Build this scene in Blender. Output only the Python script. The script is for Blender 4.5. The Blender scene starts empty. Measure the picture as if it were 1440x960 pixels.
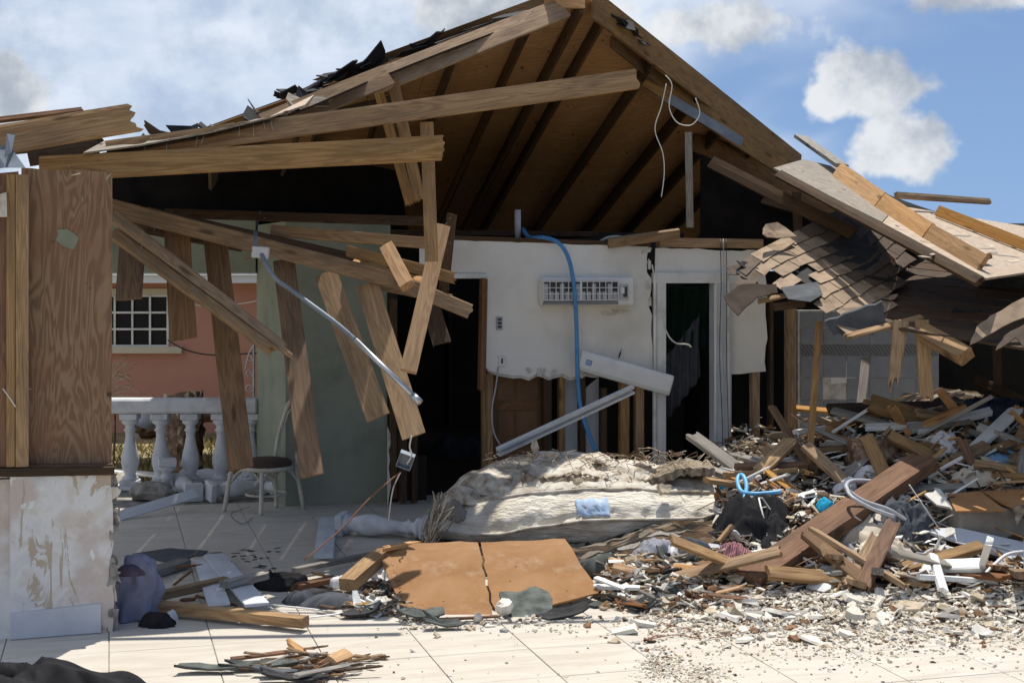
import bpy, bmesh, math, random
from mathutils import Vector, Matrix, noise
V = Vector
RND = random.Random(11)

# ------------------------------------------------------------------ camera, sky, sun, exposure
scene = bpy.context.scene
COL = scene.collection
F, H, CX, HY = 2000.0, 2.2, 720.0, 390.0          # focal length in photo pixels, eye height, principal column, horizon row
SUN_EL, SUN_AZ = math.radians(69), math.radians(10)   # azimuth measured from +Y towards +X
SUN = V((math.cos(SUN_EL)*math.sin(SUN_AZ), math.cos(SUN_EL)*math.cos(SUN_AZ), math.sin(SUN_EL)))

cam = bpy.data.cameras.new('camera')
cam.sensor_width = 36; cam.lens = 36*F/1440
cam.shift_y = -90/1440.0
cam.clip_start = 0.1; cam.clip_end = 3000
camo = bpy.data.objects.new('camera', cam); COL.objects.link(camo)
camo.location = (0, 0, H); camo.rotation_euler = (math.pi/2, 0, 0)
scene.camera = camo

scene.render.engine = 'CYCLES'
scene.cycles.use_denoising = True
scene.cycles.max_bounces = 6; scene.cycles.diffuse_bounces = 4; scene.cycles.glossy_bounces = 3
scene.cycles.transparent_max_bounces = 6
scene.cycles.sample_clamp_indirect = 6
vs = scene.view_settings
vs.view_transform = 'Standard'; vs.look = 'None'; vs.gamma = 1; vs.exposure = 0.17; vs.use_curve_mapping = False

# ------------------------------------------------------------------ node helper
class NT:
    def __init__(s, tree):
        s.t = tree; s.t.nodes.clear()
    def n(s, typ, ins=None, **props):
        nd = s.t.nodes.new(typ)
        for k, v in props.items(): setattr(nd, k, v)
        for k, v in (ins or {}).items():
            sock = nd.inputs[k]
            if isinstance(v, bpy.types.NodeSocket): s.t.links.new(v, sock)
            else: sock.default_value = v
        return nd
    def math(s, op, a, b=0.0, c=None, clamp=False):
        d = {0: a, 1: b}
        if c is not None: d[2] = c
        return s.n('ShaderNodeMath', d, operation=op, use_clamp=clamp).outputs[0]
    def vmath(s, op, a, b=(0, 0, 0)):
        return s.n('ShaderNodeVectorMath', {0: a, 1: b}, operation=op)
    def mix(s, f, a, b, blend='MIX'):
        nd = s.n('ShaderNodeMix', data_type='RGBA', blend_type=blend)
        for i, v in ((0, f), (6, a), (7, b)):
            if isinstance(v, bpy.types.NodeSocket): s.t.links.new(v, nd.inputs[i])
            else: nd.inputs[i].default_value = v if i == 0 else (tuple(v)+(1,))[:4]
        return nd.outputs[2]
    def ramp(s, f, stops, interp='LINEAR'):
        nd = s.n('ShaderNodeValToRGB', {0: f}); cr = nd.color_ramp; cr.interpolation = interp
        while len(cr.elements) < len(stops): cr.elements.new(0.5)
        for e, (p, c) in zip(cr.elements, stops):
            e.position = p; e.color = (tuple(c)+(1,))[:4] if not isinstance(c, float) else (c, c, c, 1)
        return nd.outputs[0]
    def noise(s, vec, scale, detail=4, rough=.55, dist=0.0):
        return s.n('ShaderNodeTexNoise', {'Vector': vec, 'Scale': scale, 'Detail': detail, 'Roughness': rough, 'Distortion': dist}).outputs[0]
    def smooth(s, v, a, b, lo=0.0, hi=1.0):
        return s.n('ShaderNodeMapRange', {0: v, 1: a, 2: b, 3: lo, 4: hi}, interpolation_type='SMOOTHSTEP').outputs[0]

# ------------------------------------------------------------------ world: Nishita sky with cloud layers
world = bpy.data.worlds.new('World'); scene.world = world; world.use_nodes = True
w = NT(world.node_tree)
sky = w.n('ShaderNodeTexSky', sky_type='NISHITA', sun_disc=False, sun_elevation=SUN_EL, sun_rotation=SUN_AZ,
          altitude=0, air_density=1.0, dust_density=0.3, ozone_density=3.0)
tc = w.n('ShaderNodeTexCoord').outputs['Generated']
lifted = w.vmath('NORMALIZE', w.vmath('ADD', tc, (0, 0, .22)).outputs[0]).outputs[0]
w.t.links.new(lifted, sky.inputs[0])
sep = w.n('ShaderNodeSeparateXYZ', {0: tc})
wob = w.noise(tc, 9.0, 7, .62)
wob2 = w.noise(tc, 26.0, 3, .6)
# broad thin layer cloud, denser towards -X
big = w.noise(w.n('ShaderNodeMapping', {0: tc, 'Location': (3.1, 1.7, 0.4), 'Scale': (1.0, 1.0, 2.6)}).outputs[0], 3.2, 4, .55, .4)
cov = w.math('ADD', big, w.math('MULTIPLY', sep.outputs[0], -0.9))
layer = w.smooth(cov, .25, .52)
layer = w.math('MULTIPLY', layer, w.math('ADD', w.math('MULTIPLY', w.noise(w.n('ShaderNodeMapping', {0: tc, 'Scale': (1, 1, 2.2)}).outputs[0], 6.0, 6, .62), 1.5), .08), clamp=True)
# cumulus heaps
def heap(px, py, r, sx=1.0, sz=1.0):
    c = V(((px-CX)/F, 1, (HY-py)/F)).normalized()
    d = w.vmath('MULTIPLY', w.vmath('SUBTRACT', tc, tuple(c)).outputs[0], (1/sx, .6, 1/sz)).outputs[0]
    ln = w.vmath('LENGTH', d).outputs['Value']
    ln = w.math('ADD', ln, w.math('MULTIPLY', w.math('SUBTRACT', wob, .5), r*2.2))
    ln = w.math('ADD', ln, w.math('MULTIPLY', w.math('SUBTRACT', wob2, .5), r*1.0))
    return w.smooth(ln, r*1.0, r*.66)
heaps = None
for a in ((760, 20, .06, 2.2, .55), (960, 40, .05, 1.6, .5), (1212, 118, .040, 1.0, .72), (1165, 142, .026, 1.0, .7), (1250, 205, .036, 1.0, .72), (1390, -16, .045, 1.3, .5),
          (15, 140, .034, .9, .9)):
    hnode = heap(*a)
    heaps = hnode if heaps is None else w.math('MAXIMUM', heaps, hnode)
shade = w.smooth(w.noise(w.n('ShaderNodeMapping', {0: tc, 'Location': (0, 0, .03)}).outputs[0], 13.0, 6, .6), .34, .62)
cloudc = w.mix(shade, (.40, .45, .52), (.84, .86, .88))
layerc = w.mix(shade, (.44, .51, .61), (.70, .75, .82))
bg_sky = w.n('ShaderNodeBackground', {0: sky.outputs[0], 1: 0.10})
bg_lay = w.n('ShaderNodeBackground', {0: layerc, 1: 1.12})
bg_cum = w.n('ShaderNodeBackground', {0: cloudc, 1: 0.9})
m1 = w.n('ShaderNodeMixShader', {0: w.math('MULTIPLY', layer, .85), 1: bg_sky.outputs[0], 2: bg_lay.outputs[0]})
m2 = w.n('ShaderNodeMixShader', {0: w.math('MULTIPLY', heaps, .93), 1: m1.outputs[0], 2: bg_cum.outputs[0]})
w.n('ShaderNodeOutputWorld', {0: m2.outputs[0]})

sl = bpy.data.lights.new('sun', 'SUN'); sl.energy = 4.7; sl.angle = math.radians(.55); sl.color = (1, .95, .86)
so = bpy.data.objects.new('sun', sl); COL.objects.link(so)
so.rotation_euler = (-SUN).to_track_quat('-Z', 'Y').to_euler()

# ------------------------------------------------------------------ geometry of the place: photo pixel -> point at a known depth
def W(px, py, Y): return V(((px-CX)/F*Y, Y, H-(py-HY)/F*Y))
def G(px, py, z=0.0):
    Y = (H-z)*F/(py-HY); return V(((px-CX)/F*Y, Y, z))
UD = V((.962, .272, 0)).normalized()     # the house's "right"
VD = V((-.272, .962, 0)).normalized()    # the house's "back"
def onplane(px, py, o, n):
    d = V(((px-CX)/F, 1, (HY-py)/F)); c = V((0, 0, H))
    return c + d*((o-c).dot(n)/d.dot(n))
def sstep(a, b, x):
    t = max(0, min(1, (x-a)/(b-a))); return t*t*(3-2*t)
def mound(x, y):
    b = .88*sstep(9.75, 13.4, y)*(.55*sstep(1.15, 2.0, x-.10*(y-10.5))+.45*sstep(2.2, 3.9, x-.10*(y-10.5)))
    b += .12*sstep(10.2, 10.8, y)*sstep(-1.0, -.4, x)*(1-sstep(12.6, 13.3, y))
    b += .09*sstep(9.25, 9.9, y)*sstep(.55, 1.0, x)
    b += .05*sstep(8.95, 9.5, y)*sstep(1.0, 2.2, x)
    if b < .002: return b
    return b + min(1, b*6)*(.10*noise.noise(V((x*1.3, y*1.3, 0)))+.05*noise.noise(V((x*4, y*4, 3))))
def M(px, py, lift=0.0):
    Y = 7.2
    while Y < 19:
        p = W(px, py, Y)
        if p.z <= mound(p.x, p.y)+lift: return p
        Y += .02
    return W(px, py, 14)

# ------------------------------------------------------------------ materials
MATS = {}
def mat(name):
    m = bpy.data.materials.new(name); m.use_nodes = True
    MATS[name] = m
    return m, NT(m.node_tree)
def finish(t, col, rough=.8, bump=None, bstr=.3, bdist=.01, metal=0.0, spec=.3, extra=None):
    p = t.n('ShaderNodeBsdfPrincipled')
    for k, v in (('Base Color', col), ('Roughness', rough), ('Metallic', metal), ('Specular IOR Level', spec)):
        if isinstance(v, bpy.types.NodeSocket): t.t.links.new(v, p.inputs[k])
        else: p.inputs[k].default_value = (tuple(v)+(1,))[:4] if k == 'Base Color' else v
    for k, v in (extra or {}).items(): p.inputs[k].default_value = v
    if bump is not None:
        b = t.n('ShaderNodeBump', {'Height': bump, 'Strength': bstr, 'Distance': bdist})
        t.t.links.new(b.outputs[0], p.inputs['Normal'])
    t.n('ShaderNodeOutputMaterial', {0: p.outputs[0]})
def ocoord(t, rnd=True):
    c = t.n('ShaderNodeTexCoord').outputs['Object']
    if not rnd: return c, None
    r = t.n('ShaderNodeObjectInfo').outputs['Random']
    off = t.n('ShaderNodeCombineXYZ', {0: t.math('MULTIPLY', r, 37.0), 1: t.math('MULTIPLY', r, 11.3), 2: t.math('MULTIPLY', r, 5.1)}).outputs[0]
    return t.vmath('ADD', c, off).outputs[0], r

def wood(name, light, dark, stain=(.10, .075, .055), stain_amt=.35, rough=.8, var=.35, grain=1.0):
    m, t = mat(name); c, r = ocoord(t)
    g1 = t.noise(t.n('ShaderNodeMapping', {0: c, 'Scale': (2.2, 60, 60)}).outputs[0], 1.0, 4, .65, .3)
    n0 = t.noise(t.n('ShaderNodeMapping', {0: c, 'Scale': (.7, 8.5, 3.5)}).outputs[0], 1.0, 2, .45, .35)
    wv = t.smooth(t.math('ABSOLUTE', t.math('SUBTRACT', t.math('FRACT', t.math('MULTIPLY', n0, 17.0*grain)), .5)), .06, .40)
    gr = t.math('ADD', t.math('MULTIPLY', g1, .78), t.math('MULTIPLY', wv, .22))
    col = t.mix(t.smooth(gr, .10, .82), dark, light)
    st = t.smooth(t.noise(t.n('ShaderNodeMapping', {0: c, 'Scale': (.9, 3.0, 3.0)}).outputs[0], 1.9, 6, .65), .40, .68)
    col = t.mix(t.math('MULTIPLY', st, stain_amt), col, stain)
    kn = t.n('ShaderNodeTexVoronoi', {'Vector': t.n('ShaderNodeMapping', {0: c, 'Scale': (1.6, 6.5, 2)}).outputs[0], 'Scale': 1.0}).outputs[0]
    col = t.mix(t.math('MULTIPLY', t.smooth(kn, .16, .06), .75), col, tuple(x*.35 for x in dark))
    val = t.math('ADD', 1-var*.55, t.math('MULTIPLY', r, var))
    hs = t.n('ShaderNodeHueSaturation', {'Hue': .5, 'Saturation': t.math('ADD', .82, t.math('MULTIPLY', t.math('FRACT', t.math('MULTIPLY', r, 7.7)), .3)), 'Value': val, 'Color': col}).outputs[0]
    finish(t, hs, rough, gr, .2, .004, spec=.2)
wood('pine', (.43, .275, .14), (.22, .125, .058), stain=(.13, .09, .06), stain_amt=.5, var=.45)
wood('pine_fresh_lit', (.60, .35, .15), (.38, .19, .068), stain_amt=.18)  # brighter pine; sunlit pieces have the sun put into this colour
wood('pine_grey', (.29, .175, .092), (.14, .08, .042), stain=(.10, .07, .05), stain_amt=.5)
wood('pine_dark', (.11, .066, .036), (.05, .028, .016), stain=(.04, .03, .022), stain_amt=.5)  # dark pine; rafters and joists carry the roof shade in this colour
wood('wood_red', (.25, .125, .062), (.125, .055, .026), stain=(.05, .03, .02), stain_amt=.45, var=.2)
wood('wood_grey', (.36, .33, .29), (.19, .17, .15), stain=(.1, .09, .08), stain_amt=.4)

def plywood(name, light, dark, tint, scale=1.0, mott=.6, ax=(1.1, 6.0, 6.0), nb=15.0):
    m, t = mat(name); c, r = ocoord(t)
    cc = t.n('ShaderNodeMapping', {0: c, 'Scale': tuple(q*scale for q in ax)}).outputs[0]
    n0 = t.noise(cc, 1.0, 3, .5, .6)
    bands = t.math('FRACT', t.math('MULTIPLY', n0, nb))
    bands = t.smooth(t.math('ABSOLUTE', t.math('SUBTRACT', bands, .5)), .08, .42)
    fine = t.noise(t.n('ShaderNodeMapping', {0: c, 'Scale': tuple(6 if q < 3 else 90 for q in ax)}).outputs[0], 1.0, 3, .6)
    g = t.math('ADD', t.math('MULTIPLY', bands, .65), t.math('MULTIPLY', fine, .35))
    col = t.mix(g, dark, light)
    pt = t.smooth(t.noise(c, 2.3*scale, 5, .6), .45, .66)
    col = t.mix(t.math('MULTIPLY', pt, mott), col, tint)
    kn = t.smooth(t.n('ShaderNodeTexVoronoi', {'Vector': t.n('ShaderNodeMapping', {0: c, 'Scale': (5, 2.2, 5)}).outputs[0], 'Scale': 1.0}).outputs[0], .13, .05)
    col = t.mix(t.math('MULTIPLY', kn, .8), col, (.035, .02, .012))
    finish(t, col, .85, g, .3, .004, spec=.15)
plywood('plywood_wall', (.33, .225, .145), (.17, .105, .068), (.25, .125, .078), 1.0, .5, (6.0, 6.0, .95), 15.0)
plywood('plywood_roof', (.62, .37, .19), (.44, .245, .12), (.47, .25, .115), .8, .45)
plywood('plywood_grey', (.36, .32, .27), (.20, .165, .13), (.25, .23, .20), 1.0, .5)
plywood('plywood_pale', (.54, .45, .36), (.34, .26, .19), (.44, .33, .24), 1.0, .5)
plywood('plywood_dark', (.07, .042, .025), (.035, .02, .013), (.04, .025, .015), 1.0, .4)  # plywood copy darkened, the shade beneath the sheets put into its colour

def plain(name, cols, scale=3.0, rough=.8, bscale=40, bstr=.15, metal=0.0, spec=.3, detail=6, lo=.32, hi=.68, var=0.0, bdist=.004):
    m, t = mat(name); c, r = ocoord(t)
    f = t.noise(c, scale, detail, .6)
    stops = [(lo+(hi-lo)*i/max(1, len(cols)-1), col) for i, col in enumerate(cols)]
    col = t.ramp(f, stops)
    if var:
        col = t.n('ShaderNodeHueSaturation', {'Hue': .5, 'Saturation': 1.0, 'Value': t.math('ADD', 1-var*.6, t.math('MULTIPLY', r, var)), 'Color': col}).outputs[0]
    finish(t, col, rough, t.noise(c, bscale, 5, .6), bstr, bdist, metal, spec)
plain('plaster', [(.66, .625, .56), (.80, .775, .72), (.83, .81, .76)], 1.3, .75, 60, .12)
plain('plaster_core', [(.42, .39, .34), (.62, .59, .53), (.70, .68, .64)], 9, .95, 60, .6)
plain('chip_white', [(.56, .51, .43), (.76, .71, .62)], 14, .9, 80, .4, var=.3)
plain('chip_tan', [(.40, .32, .22), (.60, .51, .39)], 14, .9, 80, .4, var=.4)
plain('chip_grey', [(.20, .20, .19), (.38, .37, .35)], 14, .9, 80, .4, var=.4)
plain('chip_dark', [(.035, .032, .03), (.10, .09, .08)], 14, .9, 80, .4, var=.4)
plain('chip_brown', [(.12, .065, .035), (.28, .16, .085)], 14, .9, 80, .4, var=.5)
plain('paint_white', [(.52, .52, .50), (.70, .70, .68), (.76, .76, .75)], 4, .45, 50, .1)
plain('paint_bluegrey_shade', [(.48, .50, .54), (.64, .66, .70)], 3, .5, 50, .12)  # bluish grey; white boards get their shade through this colour
plain('green_paint', [(.20, .215, .165), (.26, .28, .215), (.29, .31, .24)], 2.2, .85, 55, .35)
plain('pink_paint', [(.50, .25, .185), (.56, .29, .22)], .9, .9, 40, .25)
plain('cream_trim', [(.55, .50, .38), (.62, .57, .45)], 3, .8)
plain('concrete_white', [(.46, .47, .49), (.62, .63, .66), (.66, .67, .70)], 5, .7, 60, .25)
plain('concrete', [(.16, .145, .125), (.30, .28, .25), (.40, .38, .35)], 9, .95, 45, .8, bdist=.02)
plain('tarpaper', [(.018, .018, .02), (.045, .044, .045)], 9, .85, 120, .4)
plain('soot', [(.006, .005, .005), (.014, .012, .011)], 4, .95, 60, .3, spec=.1)  # near black, shade as a colour for the added gable sheets
plain('felt_grey', [(.055, .06, .068), (.10, .108, .12)], 6, .8, 120, .3)
plain('shingle_tan', [(.22, .155, .105), (.34, .25, .175), (.40, .30, .21)], 7, .95, 260, .6, var=.28)
plain('shingle_dark', [(.085, .062, .047), (.14, .105, .08)], 8, .95, 260, .6, var=.35)
plain('shingle_green', [(.045, .05, .047), (.10, .11, .10), (.15, .16, .145)], 10, .95, 260, .8, var=.4)
plain('steel', [(.34, .36, .38), (.55, .57, .60)], 6, .38, 60, .1, metal=.8, spec=.5)
plain('steel_dull', [(.16, .19, .23), (.26, .30, .35)], 6, .6, 60, .1, metal=.3)
plain('plastic_white', [(.70, .70, .68), (.78, .78, .77)], 5, .4, 30, .03)
plain('plastic_dark', [(.03, .03, .032), (.07, .07, .075)], 6, .5)
plain('plastic_grey', [(.36, .37, .40), (.50, .51, .54)], 6, .5)
plain('blue_pipe', [(.06, .22, .48), (.10, .31, .60)], 6, .4, 20, .02)
plain('blue_pipe_bright', [(.14, .42, .72), (.20, .52, .80)], 6, .4, 20, .02)
plain('wire_white', [(.62, .60, .55), (.72, .70, .65)], 6, .5)
plain('wire_black', [(.02, .02, .02), (.04, .04, .04)], 6, .5)
plain('wire_copper', [(.22, .09, .05), (.30, .14, .08)], 6, .5)
plain('glass_dark', [(.006, .007, .009), (.012, .013, .016)], 3, .25, spec=.15, bstr=.02)
plain('interior_dark', [(.018, .015, .012), (.035, .029, .023)], 2.0, .95, 20, .3)  # near black: the shade of the rooms is in this colour
plain('door_brown', [(.12, .062, .028), (.20, .105, .048)], 3, .6, 30, .2)
plain('card', [(.30, .145, .055), (.36, .18, .072), (.385, .20, .085)], 3.4, .85, 70, .15)
plain('earth', [(.09, .065, .045), (.17, .13, .09), (.24, .19, .13)], 4, .95, 30, .7, bdist=.03)
plain('grass_ground', [(.17, .15, .07), (.28, .23, .12), (.34, .27, .16)], 2.0, .95, 30, .6)
plain('bark', [(.10, .05, .035), (.24, .15, .10), (.40, .30, .22)], 14, .95, 40, .8, bdist=.02)
plain('rattan', [(.42, .38, .30), (.60, .56, .47)], 12, .55, 40, .3)
plain('seat_brown', [(.055, .034, .025), (.095, .062, .046)], 8, .9, 120, .3)
plain('foam', [(.14, .10, .07), (.36, .29, .21), (.52, .45, .36)], 16, .98, 55, 1.0, bdist=.03)
def cloth(name, a, b, sc=5, var=0.0):
    plain(name, [a, b], sc, .95, 180, .25, spec=.1, var=var)
cloth('cloth_black', (.012, .012, .014), (.035, .034, .036))
cloth('cloth_navy', (.02, .024, .04), (.05, .055, .085))
cloth('cloth_char', (.05, .055, .065), (.10, .105, .12))
cloth('cloth_lav', (.20, .205, .28), (.31, .31, .40))
cloth('cloth_white', (.60, .58, .60), (.76, .75, .76))
cloth('cloth_grey', (.22, .22, .25), (.36, .36, .40))
cloth('cloth_beige', (.42, .36, .28), (.62, .56, .47))
cloth('cloth_green', (.005, .015, .010), (.009, .024, .016))
cloth('cloth_blue', (.10, .22, .38), (.20, .36, .55))
cloth('stain_blue', (.28, .42, .64), (.50, .58, .68), 16)
cloth('cloth_cyan', (.02, .28, .48), (.05, .42, .62))
cloth('cloth_purple', (.055, .04, .06), (.10, .075, .105))
cloth('sofa_grey', (.22, .195, .165), (.29, .26, .225), 9)
plain('tarp_white', [(.22, .16, .11), (.46, .40, .32), (.62, .57, .49), (.72, .68, .61)], 7, .95, 90, .6, spec=.1, bdist=.012)

def special_mats():
    # mattress ticking: off-white, yellowed, quilted
    m, t = mat('mattress'); c, r = ocoord(t)
    f = t.noise(c, 2.4, 6, .6)
    col = t.ramp(f, [(.3, (.52, .45, .35)), (.5, (.70, .64, .54)), (.7, (.78, .74, .65))])
    sp = t.smooth(t.noise(c, 11, 4, .6), .66, .75)
    col = t.mix(t.math('MULTIPLY', sp, .5), col, (.26, .15, .09))
    wr = t.noise(t.n('ShaderNodeMapping', {0: c, 'Scale': (3.5, 9, 13)}).outputs[0], 1.7, 5, .6, 1.2)
    finish(t, col, .95, wr, .9, .05, spec=.1)
    # striped maroon cloth
    m, t = mat('cloth_stripe'); c, r = ocoord(t)
    s = t.n('ShaderNodeTexWave', {'Vector': c, 'Scale': 26.0, 'Distortion': 1.5}).outputs[1]
    col = t.mix(t.smooth(s, .45, .75), (.13, .035, .05), (.42, .24, .25))
    finish(t, col, .95, s, .1, spec=.1)
    m, t = mat('hardboard'); c, r = ocoord(t, False)
    col = t.ramp(t.noise(c, 2.2, 8, .66), [(.3, (.23, .115, .048)), (.5, (.30, .16, .072)), (.7, (.36, .205, .105))])
    sc_ = t.smooth(t.noise(t.n('ShaderNodeMapping', {0: c, 'Rotation': (0, 0, .6), 'Scale': (2, 22, 2)}).outputs[0], 2.0, 5, .6), .62, .72)
    col = t.mix(t.math('MULTIPLY', sc_, .35), col, (.52, .36, .22))
    dk = t.smooth(t.noise(c, 9, 6, .7), .63, .72)
    col = t.mix(t.math('MULTIPLY', dk, .6), col, (.12, .06, .03))
    du = t.smooth(t.noise(t.n('ShaderNodeMapping', {0: c, 'Location': (4, 2, 0)}).outputs[0], 3.5, 6, .7), .52, .72)
    col = t.mix(t.math('MULTIPLY', du, .4), col, (.50, .40, .30))
    finish(t, col, .88, t.noise(c, 5, 6, .6), .4, .02, spec=.15)
    # floor tile: pale beige with soft cross streaks and dust
    m, t = mat('floor_tile'); c, r = ocoord(t)
    g = t.n('ShaderNodeTexCoord').outputs['Object']
    st = t.noise(t.n('ShaderNodeMapping', {0: c, 'Scale': (1.2, 7, 1)}).outputs[0], 1.6, 5, .6, .8)
    col = t.ramp(st, [(.3, (.48, .43, .365)), (.5, (.56, .51, .44)), (.72, (.60, .56, .49))])
    geo = t.n('ShaderNodeNewGeometry').outputs['Position']
    d1 = t.smooth(t.noise(geo, 1.7, 8, .68), .52, .74)
    col = t.mix(t.math('MULTIPLY', d1, .6), col, (.37, .30, .22))
    d2 = t.smooth(t.noise(geo, 34, 5, .7), .66, .74)
    col = t.mix(t.math('MULTIPLY', d2, .55), col, (.17, .13, .10))
    d3 = t.smooth(t.noise(t.n('ShaderNodeMapping', {0: geo, 'Rotation': (0, 0, .5), 'Scale': (16, .8, 1)}).outputs[0], 1.4, 4, .6), .66, .78)
    col = t.mix(t.math('MULTIPLY', d3, .35), col, (.24, .2, .16))
    sx = t.n('ShaderNodeSeparateXYZ', {0: geo})
    reach = t.math('MULTIPLY', t.smooth(sx.outputs[0], .5, 1.6), t.smooth(sx.outputs[1], 8.0, 9.3))
    dust = t.smooth(t.math('ADD', reach, t.math('MULTIPLY', t.noise(geo, 3.2, 7, .65), .9)), .85, 1.35)
    col = t.mix(t.math('MULTIPLY', dust, .8), col, (.40, .35, .28))
    rr = t.math('ADD', .45, t.math('MULTIPLY', d1, .4))
    finish(t, col, rr, st, .05, .003, spec=.35)
    # peeling render on the stub wall: white paint, tan undercoat patches
    m, t = mat('peeling'); c, r = ocoord(t, False)
    f = t.noise(c, 3.6, 7, .62, .9)
    f2 = t.noise(t.n('ShaderNodeMapping', {0: c, 'Scale': (2.4, 2.4, .8)}).outputs[0], 2.4, 6, .6, 1.4)
    col = t.ramp(f, [(.36, (.64, .64, .645)), (.5, (.74, .74, .74)), (.6, (.66, .63, .58))])
    pk = t.smooth(t.noise(t.n('ShaderNodeMapping', {0: c, 'Location': (5, 1, 2)}).outputs[0], 2.1, 5, .6), .46, .60)
    col = t.mix(t.math('MULTIPLY', pk, .8), col, (.56, .46, .40))
    tn = t.smooth(f2, .575, .60)
    col = t.mix(t.math('MULTIPLY', tn, .8), col, (.47, .36, .235))
    wh = t.smooth(t.noise(t.n('ShaderNodeMapping', {0: c, 'Location': (9, 3, 1)}).outputs[0], 6.5, 5, .6), .635, .655)
    col = t.mix(wh, col, (.80, .80, .79))
    hgt = t.math('SUBTRACT', t.math('ADD', f, wh), tn)
    finish(t, col, .85, hgt, .5, .012, spec=.2)
    # bathroom wall tiles: bluish grey glaze
    m, t = mat('bath_tile'); c, r = ocoord(t)
    col = t.ramp(t.noise(c, 5, 5, .6), [(.3, (.20, .215, .25)), (.7, (.27, .285, .32))])
    finish(t, col, .3, None, spec=.4)
    m, t = mat('border_tile'); c, r = ocoord(t, False)
    s = t.n('ShaderNodeTexWave', {'Vector': t.n('ShaderNodeMapping', {0: c, 'Rotation': (0, .7, 0), 'Scale': (1, 1, 1)}).outputs[0], 'Scale': 9.0, 'Distortion': 4.0}).outputs[1]
    finish(t, t.mix(t.smooth(s, .45, .6), (.20, .205, .225), (.09, .095, .10)), .35, None, spec=.4)
    # debris mass: splinters, cloth, plaster seen as one mass between the pieces
    m, t = mat('debris_mass'); c, r = ocoord(t, False)
    vo = t.n('ShaderNodeTexVoronoi', {'Vector': t.n('ShaderNodeMapping', {0: c, 'Rotation': (0, 0, .4), 'Scale': (1, 3.2, 2)}).outputs[0], 'Scale': 5.5}).outputs[1]
    f = t.n('ShaderNodeSeparateColor', {0: vo}).outputs[0]
    col = t.ramp(f, [(0, (.03, .026, .023)), (.25, (.10, .065, .04)), (.45, (.18, .12, .075)), (.62, (.06, .05, .045)), (.78, (.26, .22, .17)), (.93, (.40, .37, .33))], 'CONSTANT')
    finish(t, col, .95, t.noise(c, 26, 6, .7), .9, .04, spec=.1)
    m, t = mat('grass'); c, r = ocoord(t, False)
    col = t.ramp(t.noise(c, 3.0, 4, .6), [(.3, (.12, .13, .04)), (.5, (.30, .25, .11)), (.7, (.42, .34, .19))])
    finish(t, col, .9, None, spec=.1)
    m, t = mat('fascia'); c, r = ocoord(t, False)
    finish(t, (.72, .73, .74), .6, t.noise(c, 20, 4), .1)
special_mats()

# ------------------------------------------------------------------ object helpers
WM = {}
def link(o, M4, parent=None):
    COL.objects.link(o); WM[o] = M4.copy()
    if parent is not None:
        o.parent = parent; o.matrix_basis = WM[parent].inverted() @ M4
    else: o.matrix_basis = M4
    return o
def tag(o, label=None, cat=None, group=None, kind=None):
    if label: o['label'] = label
    if cat: o['category'] = cat
    if group: o['group'] = group
    if kind or cat: o['kind'] = kind or 'thing'
    return o
def thing(name, loc, label, cat, group=None):
    e = bpy.data.objects.new(name, None); e.empty_display_size = .1
    link(e, Matrix.Translation(V(loc)))
    return tag(e, label, cat, group)
def mesh(name, vs_, fs, mats, parent=None, M4=None, smooth=False, mi=None):
    me = bpy.data.meshes.new(name); me.from_pydata([tuple(v) for v in vs_], [], fs)
    for m_ in ([mats] if isinstance(mats, str) else mats): me.materials.append(MATS[m_])
    if mi: me.polygons.foreach_set('material_index', mi)
    bm = bmesh.new(); bm.from_mesh(me); bmesh.ops.recalc_face_normals(bm, faces=bm.faces); bm.to_mesh(me); bm.free()
    if smooth: me.polygons.foreach_set('use_smooth', [True]*len(me.polygons))
    me.update()
    o = bpy.data.objects.new(name, me)
    return link(o, M4 or Matrix.Identity(4), parent)
def center(vs_):
    c = V((0, 0, 0))
    for v in vs_: c += v
    return c/len(vs_)
def localize(vs_):
    """world-space verts -> verts about their own centre, and the matrix that puts them back"""
    c = center(vs_); return [v-c for v in vs_], Matrix.Translation(c)
def frame(o, x, n):
    X = x.normalized(); Z = (n-X*n.dot(X)).normalized(); Y = Z.cross(X)
    m = Matrix((X, Y, Z)).transposed().to_4x4(); m.translation = o; return m

def board_mesh(L, w_, t_, j0=0.0, j1=0.0, bend=0.0, twist=0.0, seg=3, rough=.0015, rnd=RND, taper=1.0):
    n = 8 if (j0 or j1) else 2
    vs_, fs = [], []
    ys = [(-.5+i/n) for i in range(n+1)]
    def jag(a):
        e = []; cur = rnd.uniform(0, 1)
        for i in range(n+1):
            cur = min(1, max(0, cur+rnd.uniform(-.6, .6))); e.append(a*cur)
        return e
    e0, e1 = jag(j0), jag(j1)
    for side in (1, -1):
        s0 = [x+(rnd.uniform(-.25, .25)*j0 if side < 0 else 0) for x in e0]
        s1 = [x+(rnd.uniform(-.25, .25)*j1 if side < 0 else 0) for x in e1]
        for k in range(seg+1):
            u = k/seg
            for i, y in enumerate(ys):
                x = s0[i]*(1-u)+(L-s1[i])*u
                zz = side*t_/2 + bend*4*u*(1-u) + twist*(u-.5)*y
                tw = 1+(taper-1)*u
                ch = .004 if i in (0, n) else 0
                vs_.append(V((x, y*w_*tw+rnd.uniform(-rough, rough), zz-side*ch+rnd.uniform(-rough, rough))))
    st = n+1; off = (seg+1)*st
    for k in range(seg):
        for i in range(n):
            a = k*st+i
            fs.append((a, a+1, a+st+1, a+st)); fs.append((off+a, off+a+st, off+a+st+1, off+a+1))
        a = k*st; fs.append((a, a+st, off+a+st, off+a)); a += n; fs.append((a, off+a, off+a+st, a+st))
    for i in range(n):
        fs.append((i, off+i, off+i+1, i+1)); a = seg*st+i; fs.append((a, a+1, off+a+1, off+a))
    return vs_, fs
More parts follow.
